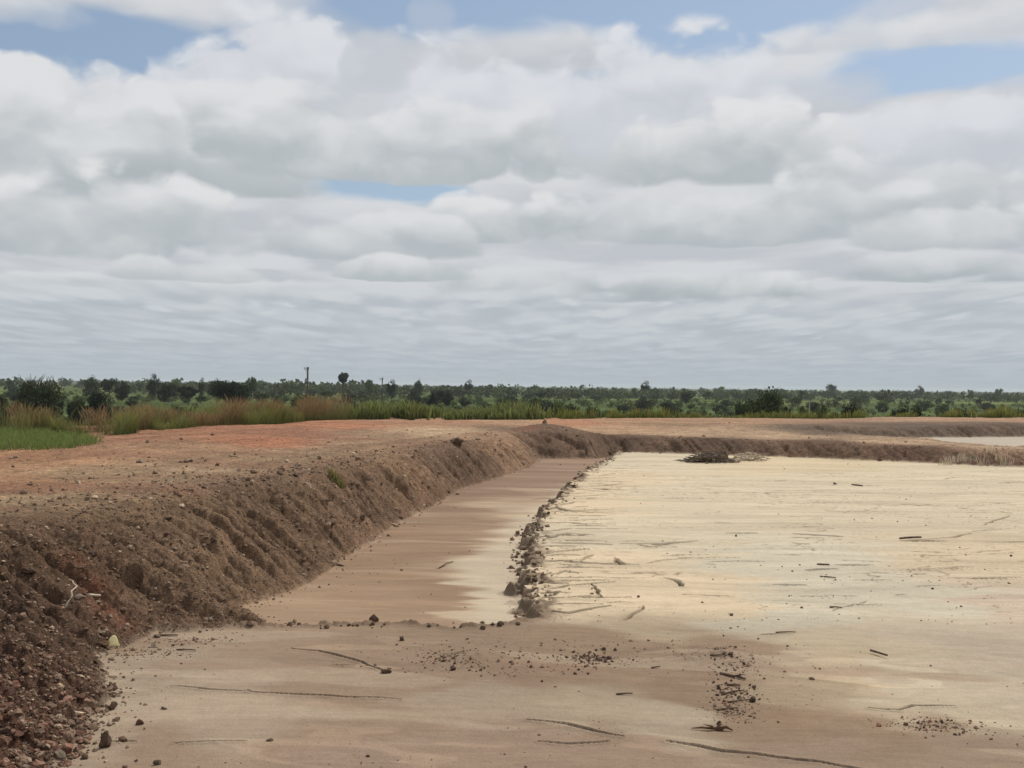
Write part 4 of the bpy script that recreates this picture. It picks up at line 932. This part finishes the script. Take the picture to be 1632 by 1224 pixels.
# ------------------------------------------------------------------ trees
def crown_mesh(name, seed, n, shape, leaf, col, lump=.5, twigs=0):
    """leaf-sized faces gathered in clumps through the crown; unit size: 1 m high from z=0 to 1, width about 1"""
    r = np.random.default_rng(seed)
    nc = 64 if shape in ('bush', 'round') else 40
    C_ = []
    while len(C_) < nc:
        p = r.uniform(-1, 1, 3); q = np.linalg.norm(p)
        if q > 1 or q < .25: continue
        z = p[2]
        if shape == 'flat' and z < -.1 and abs(p[0]) + abs(p[1]) > .8: continue
        C_.append(p)
    C_ = np.array(C_)
    if shape == 'round': sc, off = np.array([.44, .44, .42]), np.array([0, 0, .56])
    elif shape == 'flat': sc, off = np.array([.60, .60, .26]), np.array([0, 0, .70])
    elif shape == 'bush': sc, off = np.array([.50, .50, .45]), np.array([0, 0, .43])
    elif shape == 'oval': sc, off = np.array([.30, .30, .17]), np.array([0, 0, .82])
    else: sc, off = np.array([.48, .48, .44]), np.array([0, 0, .5])
    C_ = C_ * sc + off
    rad_ = r.uniform(.07, .19, nc) * (sc.mean() / .44)
    k = r.integers(0, nc, n)
    d = r.normal(0, 1, (n, 3)); d /= np.linalg.norm(d, axis=1)[:, None]
    p = C_[k] + d * (rad_[k] * r.random(n) ** .4)[:, None] * np.array([1.15, 1.15, .8])
    a = r.normal(0, 1, (n, 3)); a /= np.linalg.norm(a, axis=1)[:, None]
    b = np.cross(a, r.normal(0, 1, (n, 3))); b /= np.linalg.norm(b, axis=1)[:, None]
    s = leaf * r.uniform(.5, 1.3, n)
    V = np.stack([p - a * s[:, None], p - b * (s * .55)[:, None], p + a * s[:, None], p + b * (s * .55)[:, None]], 1).reshape(-1, 3)
    tone = r.uniform(.65, 1.4, nc)[k] * r.uniform(.75, 1.25, n)
    c = np.array(col)[None] * tone[:, None] * (1 + .12 * r.uniform(-1, 1, (n, 3)))
    return np_mesh(name, V, np.arange(4 * n).reshape(-1, 4), np.repeat(np.clip(c, .005, .5), 4, 0), False)
def trunk_mesh(name, seed, shape):
    rnd = random.Random(seed); items = []
    top = {'round': .5, 'flat': .62, 'bush': .3, 'oval': .8}.get(shape, .4)
    items.append(([Vector((0, 0, -.06)), Vector((.01, .0, top * .5)), Vector((.0, .01, top))], [.038, .028, .02] if shape != 'oval' else [.09, .075, .06], seed))
    for k in range(6):
        a = k * 1.05 + rnd.uniform(-.3, .3); z0 = top * rnd.uniform(.75 if shape == 'oval' else .45, .95); L = {'flat': .42, 'oval': .12}.get(shape, .3)
        e = Vector((math.cos(a) * L, math.sin(a) * L, min(.92, z0 + rnd.uniform(.12, .34))))
        s0 = Vector((0, 0, z0)); items.append(([s0, s0.lerp(e, .5) + Vector((0, 0, .03)), e], [.016, .011, .004], seed + k))
    return tubes_mesh(name, items)
G1, G2, G3, G4 = (.036, .052, .022), (.058, .082, .03), (.095, .125, .044), (.03, .044, .021)
PROTO = {}
def proto(kind, lod, i):
    key = (kind, lod, i)
    if key not in PROTO:
        col = [G1, G2, G4, G3][i % 4]
        n, leaf = {0: (9500, .027), 1: (2200, .042), 2: (520, .075)}[lod]
        PROTO[key] = (crown_mesh('crown', 500 + 17 * i + len(kind), n, kind, leaf, col), trunk_mesh('trunk', 50 + i, kind))
    return PROTO[key]
def tree(name, x, y, z, h, wd, kind, lod, i, label, group=None, cat='tree', parts=True):
    cm, tm = proto(kind, lod, i)
    r = random.uniform(0, 6.28)
    nat = {'round': .9, 'flat': 1.25, 'bush': 1.05, 'oval': .66}.get(kind, 1)
    sx = wd / nat
    if parts:
        e = empty(name, (x, y, z), r)
        link('crown', cm, M_leaf, e, sc=(sx, sx, h)); link('trunk', tm, M_bark, e, sc=(sx, sx, h))
    else:
        e = link(name, cm, M_leaf, None, (x, y, z), (0, 0, r), (sx, sx, h))
    return tag(e, label, cat, group)
def tree_px(px, ptop, pbot, wpx, D, kind, i, label, cat='tree', name='tree', sink=0.0):
    """a tree at distance D whose crown top, width and foot the photo shows"""
    ux = (px - CX) + ROLL * (ptop - HY); uyt = (ptop - HY) - ROLL * (px - CX); uyb = (pbot - HY) - ROLL * (px - CX)
    x = ux / F * D; zt = -uyt / F * D; zb = max(gz(x, D) if D < 85 else -99, float(plain_z(np.array([x]), np.array([D]))[0]))
    zb = min(zb, -uyb / F * D)
    return tree(name, x, D, zb - .05, zt - zb, wpx / F * D, kind, 0 if D < 320 else 1, i, label, None, cat)
tree_px(62, 598, 660, 82, 125, 'bush', 0, 'big dark bushy tree with a twiggy top near the left edge', 'tree')
tree_px(-4, 622, 668, 40, 115, 'bush', 2, 'dark tree cut by the left edge of the photo', 'tree')
tree_px(146, 598, 640, 26, 330, 'round', 1, 'dark tree rising above the skyline right of the twiggy topped tree', 'tree')
tree_px(158, 618, 662, 46, 130, 'bush', 2, 'dark bush behind the seeding grass right of the twiggy topped tree', 'bush', 'bush')
tree_px(122, 628, 662, 34, 128, 'bush', 0, 'dark low bush touching the twiggy topped tree', 'bush', 'bush')
tree_px(175, 602, 640, 30, 340, 'flat', 0, 'flat topped tree on the skyline beside the dark rising tree', 'tree')
tree_px(195, 609, 632, 22, 300, 'round', 2, 'dark round tree just under the skyline left of the square crowned tree', 'tree')
tree_px(244, 597, 630, 19, 340, 'round', 2, 'dense square crowned dark tree standing on the skyline at the left', 'tree')
tree_px(268, 606, 634, 34, 300, 'bush', 0, 'broad dark tree right of the square crowned tree', 'tree')
tree_px(300, 616, 640, 36, 260, 'flat', 2, 'wide dark tree between the square crowned tree and the flat topped one', 'tree')
tree_px(366, 606, 646, 68, 190, 'flat', 0, 'large flat topped dark tree between the square crowned tree and the utility pole', 'tree')
tree_px(345, 603, 630, 24, 330, 'round', 1, 'dark round tree on the skyline behind the large flat topped tree', 'tree')
tree_px(402, 600, 636, 18, 360, 'flat', 1, 'small spreading tree on the skyline right of the large flat topped tree', 'tree')
tree_px(322, 603, 632, 10, 370, 'round', 2, 'narrow tree on the skyline left of the large flat topped tree', 'tree')
tree_px(280, 640, 664, 36, 140, 'bush', 1, 'green bush behind the seeding grass below the square crowned tree', 'bush', 'bush')
tree_px(484, 622, 664, 40, 150, 'bush', 0, 'dark bush at the foot of the tall utility pole', 'bush', 'bush')
tree_px(508, 634, 664, 26, 148, 'bush', 1, 'lighter green bush right of the utility pole', 'bush', 'bush')
tree_px(547, 594, 632, 17, 420, 'oval', 2, 'lone slender tree with an oval crown standing clear on the skyline', 'tree')
tree_px(556, 633, 660, 12, 190, 'round', 2, 'narrow dark bush below the lone slender tree', 'bush', 'bush')
tree_px(580, 640, 662, 30, 180, 'bush', 2, 'low dark bush right of the narrow bush', 'bush', 'bush')
tree_px(625, 606, 632, 16, 400, 'round', 2, 'round dark tree on the skyline right of the thin farther pole', 'tree')
tree_px(588, 604, 628, 14, 480, 'flat', 1, 'small spreading tree on the skyline between the two poles', 'tree')
tree_px(667, 604, 630, 14, 500, 'round', 1, 'pale topped small tree on the skyline right of both poles', 'tree')
tree_px(706, 617, 640, 34, 300, 'bush', 0, 'broad dark bush in the middle distance left of centre', 'bush', 'bush')
tree_px(688, 626, 655, 12, 200, 'round', 2, 'narrow dark bush in the weeds left of centre', 'bush', 'bush')
tree_px(748, 606, 626, 14, 600, 'round', 2, 'dark round tree on the skyline left of the centre', 'tree')
tree_px(890, 625, 672, 52, 82, 'bush', 1, 'dark green bush at the far edge behind the earth heap', 'bush', 'bush')
tree_px(912, 636, 672, 30, 84, 'bush', 2, 'darker bush touching the right side of the bush behind the earth heap', 'bush', 'bush')
tree_px(850, 628, 668, 40, 120, 'bush', 3, 'light green bush left of the bush behind the earth heap', 'bush', 'bush')
tree_px(944, 642, 670, 28, 110, 'bush', 2, 'low dark bush right of the bush behind the earth heap', 'bush', 'bush')
tree_px(965, 645, 670, 26, 100, 'bush', 1, 'rounded green bush right of the low dark bush', 'bush', 'bush')
tree_px(1030, 608, 632, 16, 600, 'round', 2, 'tallest dark tree on the skyline right of centre', 'tree')
tree_px(1064, 645, 640 + 28, 20, 160, 'round', 2, 'small dark bush in the green field right of centre', 'bush', 'bush')
tree_px(1094, 622, 642, 18, 380, 'round', 0, 'dark round tree in the middle distance left of the big green tree', 'tree')
tree_px(1222, 617, 668, 74, 88, 'round', 1, 'biggest full crowned green tree at the far edge right of centre', 'tree')
tree_px(1188, 628, 668, 44, 95, 'bush', 0, 'dark bush leaning against the left of the big green tree', 'bush', 'bush')
tree_px(1282, 640, 667, 34, 92, 'bush', 3, 'pale green shrub right of the big green tree', 'bush', 'bush')
tree_px(1310, 637, 667, 40, 86, 'bush', 3, 'yellowish green shrub between the pale post and a dark bush', 'bush', 'bush')
tree_px(1352, 634, 669, 46, 84, 'bush', 2, 'dark bush with a rounded top at the far edge, second from the big green tree', 'bush', 'bush')
tree_px(1450, 633, 669, 52, 88, 'bush', 0, 'dark bush at the far edge under the bright green field on the right', 'bush', 'bush')
tree_px(1428, 644, 669, 26, 90, 'bush', 2, 'low dark bush attached to the left of that under the bright green field', 'bush', 'bush')
tree_px(1532, 640, 670, 40, 86, 'bush', 2, 'dark bush right of the thin short post near the right edge', 'bush', 'bush')
tree_px(1588, 645, 670, 36, 84, 'bush', 3, 'yellow green shrub second from the right edge', 'bush', 'bush')
tree_px(1628, 636, 671, 40, 84, 'bush', 0, 'dark bush cut by the right edge of the photo', 'bush', 'bush')
tree_px(1465, 615, 634, 14, 900, 'round', 2, 'taller dark tree on the skyline above the bright green field', 'tree')
tree_px(1325, 611, 634, 16, 800, 'round', 0, 'taller dark tree on the skyline above the yellowish green shrub', 'tree')
tree_px(1593, 619, 636, 14, 1000, 'flat', 0, 'spreading tree on the skyline near the right edge', 'tree')
# twigs that stick out of the first tree
def bare_twigs():
    D = 125; x = (62 - CX) / F * D; z = -((598 - HY) - ROLL * (62 - CX)) / F * D
    its = []
    for k in range(26):
        a = random.uniform(-1.4, 1.4); p = Vector((random.gauss(0, 1.0), random.gauss(0, .6), -1.6)); e = p + Vector((math.sin(a) * 1.2, random.gauss(0, .4), 1.2 + random.random() * .6))
        its.append(([p, p.lerp(e, .6) + Vector((.1, 0, .1)), e], [.05, .035, .015], k))
    return tubes_mesh('bare_twigs', its), (x, D, z)
tw, tl = bare_twigs()
t0 = [o for o in S.objects if o.get('label', '').startswith('big dark bushy tree')][0]
link('bare_twigs', tw, M_bark, t0, loc=tuple(Vector((0, 0, tl[2] - t0.location.z))))

# trees and bushes of the plain, each its own object
zones = [(-.50, -.29, 'left of the large flat topped tree'), (-.29, -.12, 'around the two poles'), (-.12, .06, 'in the middle of the view'), (.06, .24, 'near the big green tree'), (.24, .52, 'right of the big green tree')]
kinds = ['bush', 'round', 'bush', 'flat', 'bush', 'round']
cnt = 0; tries = 0
placed = []
while cnt < 235 and tries < 9000:
    tries += 1
    a = random.uniform(-.46, .46); u = random.random()
    D = 1 / (1 / 1000 + u ** 1.5 * (1 / 140 - 1 / 1000))
    x, y = D * math.sin(a), D * math.cos(a)
    if float(vn(np.array([x * .012]), np.array([y * .02]), 190)[0]) < -.15 and random.random() < .8: continue
    if any(abs(a - b) < .008 and abs(D - e) < .12 * D for b, e in placed): continue
    placed.append((a, D)); cnt += 1
    z = float(plain_z(np.array([x]), np.array([y]))[0]); k = random.choice(kinds)
    near = D < 260; mid = D < 520
    h = random.uniform(1.2, 2.9) if near else random.uniform(1.7, 3.8)
    if not mid: h = random.uniform(2.2, 5.2)
    wd = h * random.uniform(.9, 1.7)
    zn = [q for q in zones if q[0] <= a < q[1]][0][2]
    dist = 'low dark bush on the near plain' if near else ('dark green tree midway across the plain' if mid else 'small dark tree towards the far skyline')
    nm, ct = ('bush', 'bush') if near else ('tree', 'tree')
    tree(nm, x, y, z - .1, h, wd, k, 1 if D < 400 else 2, random.randrange(3), dist + ' ' + zn, ('bushes' if near else 'trees') + ' of the plain ' + zn, ct, parts=D < 400)
# the far woods read as one mass
def woods(name, n, r0, r1, hmin, hmax, per, label, seed, col, amax=.62):
    r = np.random.default_rng(seed)
    a = r.uniform(-amax, amax, n); D = 1 / (1 / r1 + r.random(n) * (1 / r0 - 1 / r1))
    x, y = D * np.sin(a), D * np.cos(a)
    keep = (vn(x * .006, y * .010, seed) > -.12) | (r.random(n) < .12)
    x, y, D = x[keep], y[keep], D[keep]; n = len(x)
    h = r.uniform(hmin, hmax, n) * (1 + .3 * (r.random(n) < .1)); wd = h * r.uniform(.8, 1.8, n); z = plain_z(x, y)
    d = r.normal(0, 1, (n, per, 3)); d /= np.linalg.norm(d, axis=2)[..., None]; d *= (r.random((n, per)) ** .45)[..., None]
    c = np.stack([x, y, z + h * .5], 1)[:, None] + d * np.stack([wd * .5, wd * .5, h * .5], 1)[:, None]
    s = (h * .16)[:, None] * r.uniform(.5, 1.3, (n, per))
    va = r.normal(0, 1, (n, per, 3)); va /= np.linalg.norm(va, axis=2)[..., None]
    vb = np.cross(va, r.normal(0, 1, (n, per, 3))); vb /= np.linalg.norm(vb, axis=2)[..., None]
    V = np.stack([c - va * s[..., None], c - vb * s[..., None] * .7, c + va * s[..., None], c + vb * s[..., None] * .7], 2).reshape(-1, 3)
    t = r.uniform(.6, 1.4, (n, 1)) * r.uniform(.75, 1.25, (n, per))
    cc = np.array(col)[None] * t.reshape(-1, 1)
    return tag(link(name, np_mesh(name, V, np.arange(len(V)).reshape(-1, 4), np.repeat(cc, 4, 0), False), M_leaf), label, 'woodland', kind='stuff')
woods('scrub', 3400, 140, 900, .6, 2.0, 60, 'low scrub scattered over the green plain', 11, (.08, .105, .036))
woods('woodland', 3000, 520, 4800, 2.6, 6.2, 60, 'dark far-off woodland along the whole horizon', 12, (.056, .075, .032))

# ------------------------------------------------------------------ utility poles and posts
def pole(px, ptop, D, rad_, label, arm=True):
    ux = (px - CX) + ROLL * (ptop - HY); uy = (ptop - HY) - ROLL * (px - CX)
    x = ux / F * D; zt = -uy / F * D; z0 = float(plain_z(np.array([x]), np.array([D]))[0]) - .3
    e = empty('utility_pole', (x, D, z0)); H = zt - z0
    link('pole', tubes_mesh('pole', [([Vector((0, 0, 0)), Vector((.02, 0, H * .5)), Vector((0, 0, H))], [rad_ * 1.2, rad_, rad_ * .8], 3)]), M_pole, e)
    if arm:
        link('crossarm', tubes_mesh('crossarm', [([Vector((-.62, 0, H - .35)), Vector((0, -.12, H - .35)), Vector((.2, 0, H - .35))], [.045, .05, .045], 4)]), M_pole, e)
        for k, dx_ in enumerate((-.58, -.3, .16)):
            link('insulator', tubes_mesh('insulator', [([Vector((dx_, -.02, H - .3)), Vector((dx_, -.02, H - .2)), Vector((dx_, -.02, H - .1)), Vector((dx_, -.02, H - .02))], [.03, .07, .05, .06], 5 + k)]), M_steel, e)
        link('transformer_box', rock_mesh('transformer_box', 77, (.08, .075, .07), 2, .05, 1.2, 6), M_steel, e, (-.25, -.2, H - 2.3), sc=(.32, .32, .42))
        link('brace', tubes_mesh('brace', [([Vector((-.45, 0, H - .4)), Vector((-.3, -.05, H - .7)), Vector((0, -.05, H - 1.0))], [.03, .03, .03], 9)]), M_steel, e)
    return tag(e, label, 'utility pole')
pole(490.5, 585, 185, .17, 'tall dark utility pole rising above the skyline behind the seeding grass')
pole(609.5, 602, 260, .13, 'thinner and farther utility pole between the tall pole and the centre')
def post(px, ptop, pbot, D, label):
    ux = (px - CX) + ROLL * (ptop - HY); uy = (ptop - HY) - ROLL * (px - CX)
    x = ux / F * D; zt = -uy / F * D; z0 = max(gz(x, D), -6.2)
    return tag(link('post', tubes_mesh('post', [([Vector((0, 0, -.2)), Vector((.01, 0, (zt - z0) * .5)), Vector((0, 0, zt - z0))], [.05, .045, .04], 3)]), M_post, None, (x, D, z0)), label, 'post')
post(1290, 637, 662, 72, 'thin pale upright post in front of the pale green shrub')
post(1514, 643, 662, 72, 'thin short pale post left of a dark bush near the right edge')

# ------------------------------------------------------------------ the air
hb = bpy.data.meshes.new('haze')
x0, x1, y0, y1, z0, z1 = -7600, 7600, -7600, 7600, -10, 14
hb.from_pydata([(x0, y0, z0), (x1, y0, z0), (x1, y1, z0), (x0, y1, z0), (x0, y0, z1), (x1, y0, z1), (x1, y1, z1), (x0, y1, z1)], [], [(0, 3, 2, 1), (4, 5, 6, 7), (0, 1, 5, 4), (1, 2, 6, 5), (2, 3, 7, 6), (3, 0, 4, 7)])
hm_ = bpy.data.materials.new('haze'); hm_.use_nodes = True; hn = NT(hm_.node_tree); hn.n.clear()
ho = hn.node('ShaderNodeOutputMaterial'); hv = hn.node('ShaderNodeVolumePrincipled')
hv.inputs['Color'].default_value = (.86, .92, 1, 1); hv.inputs['Density'].default_value = .00012
hn.l.new(hv.outputs[0], ho.inputs['Volume'])
tag(link('haze', hb, hm_), 'thin pale haze over the plain', 'haze', kind='stuff')
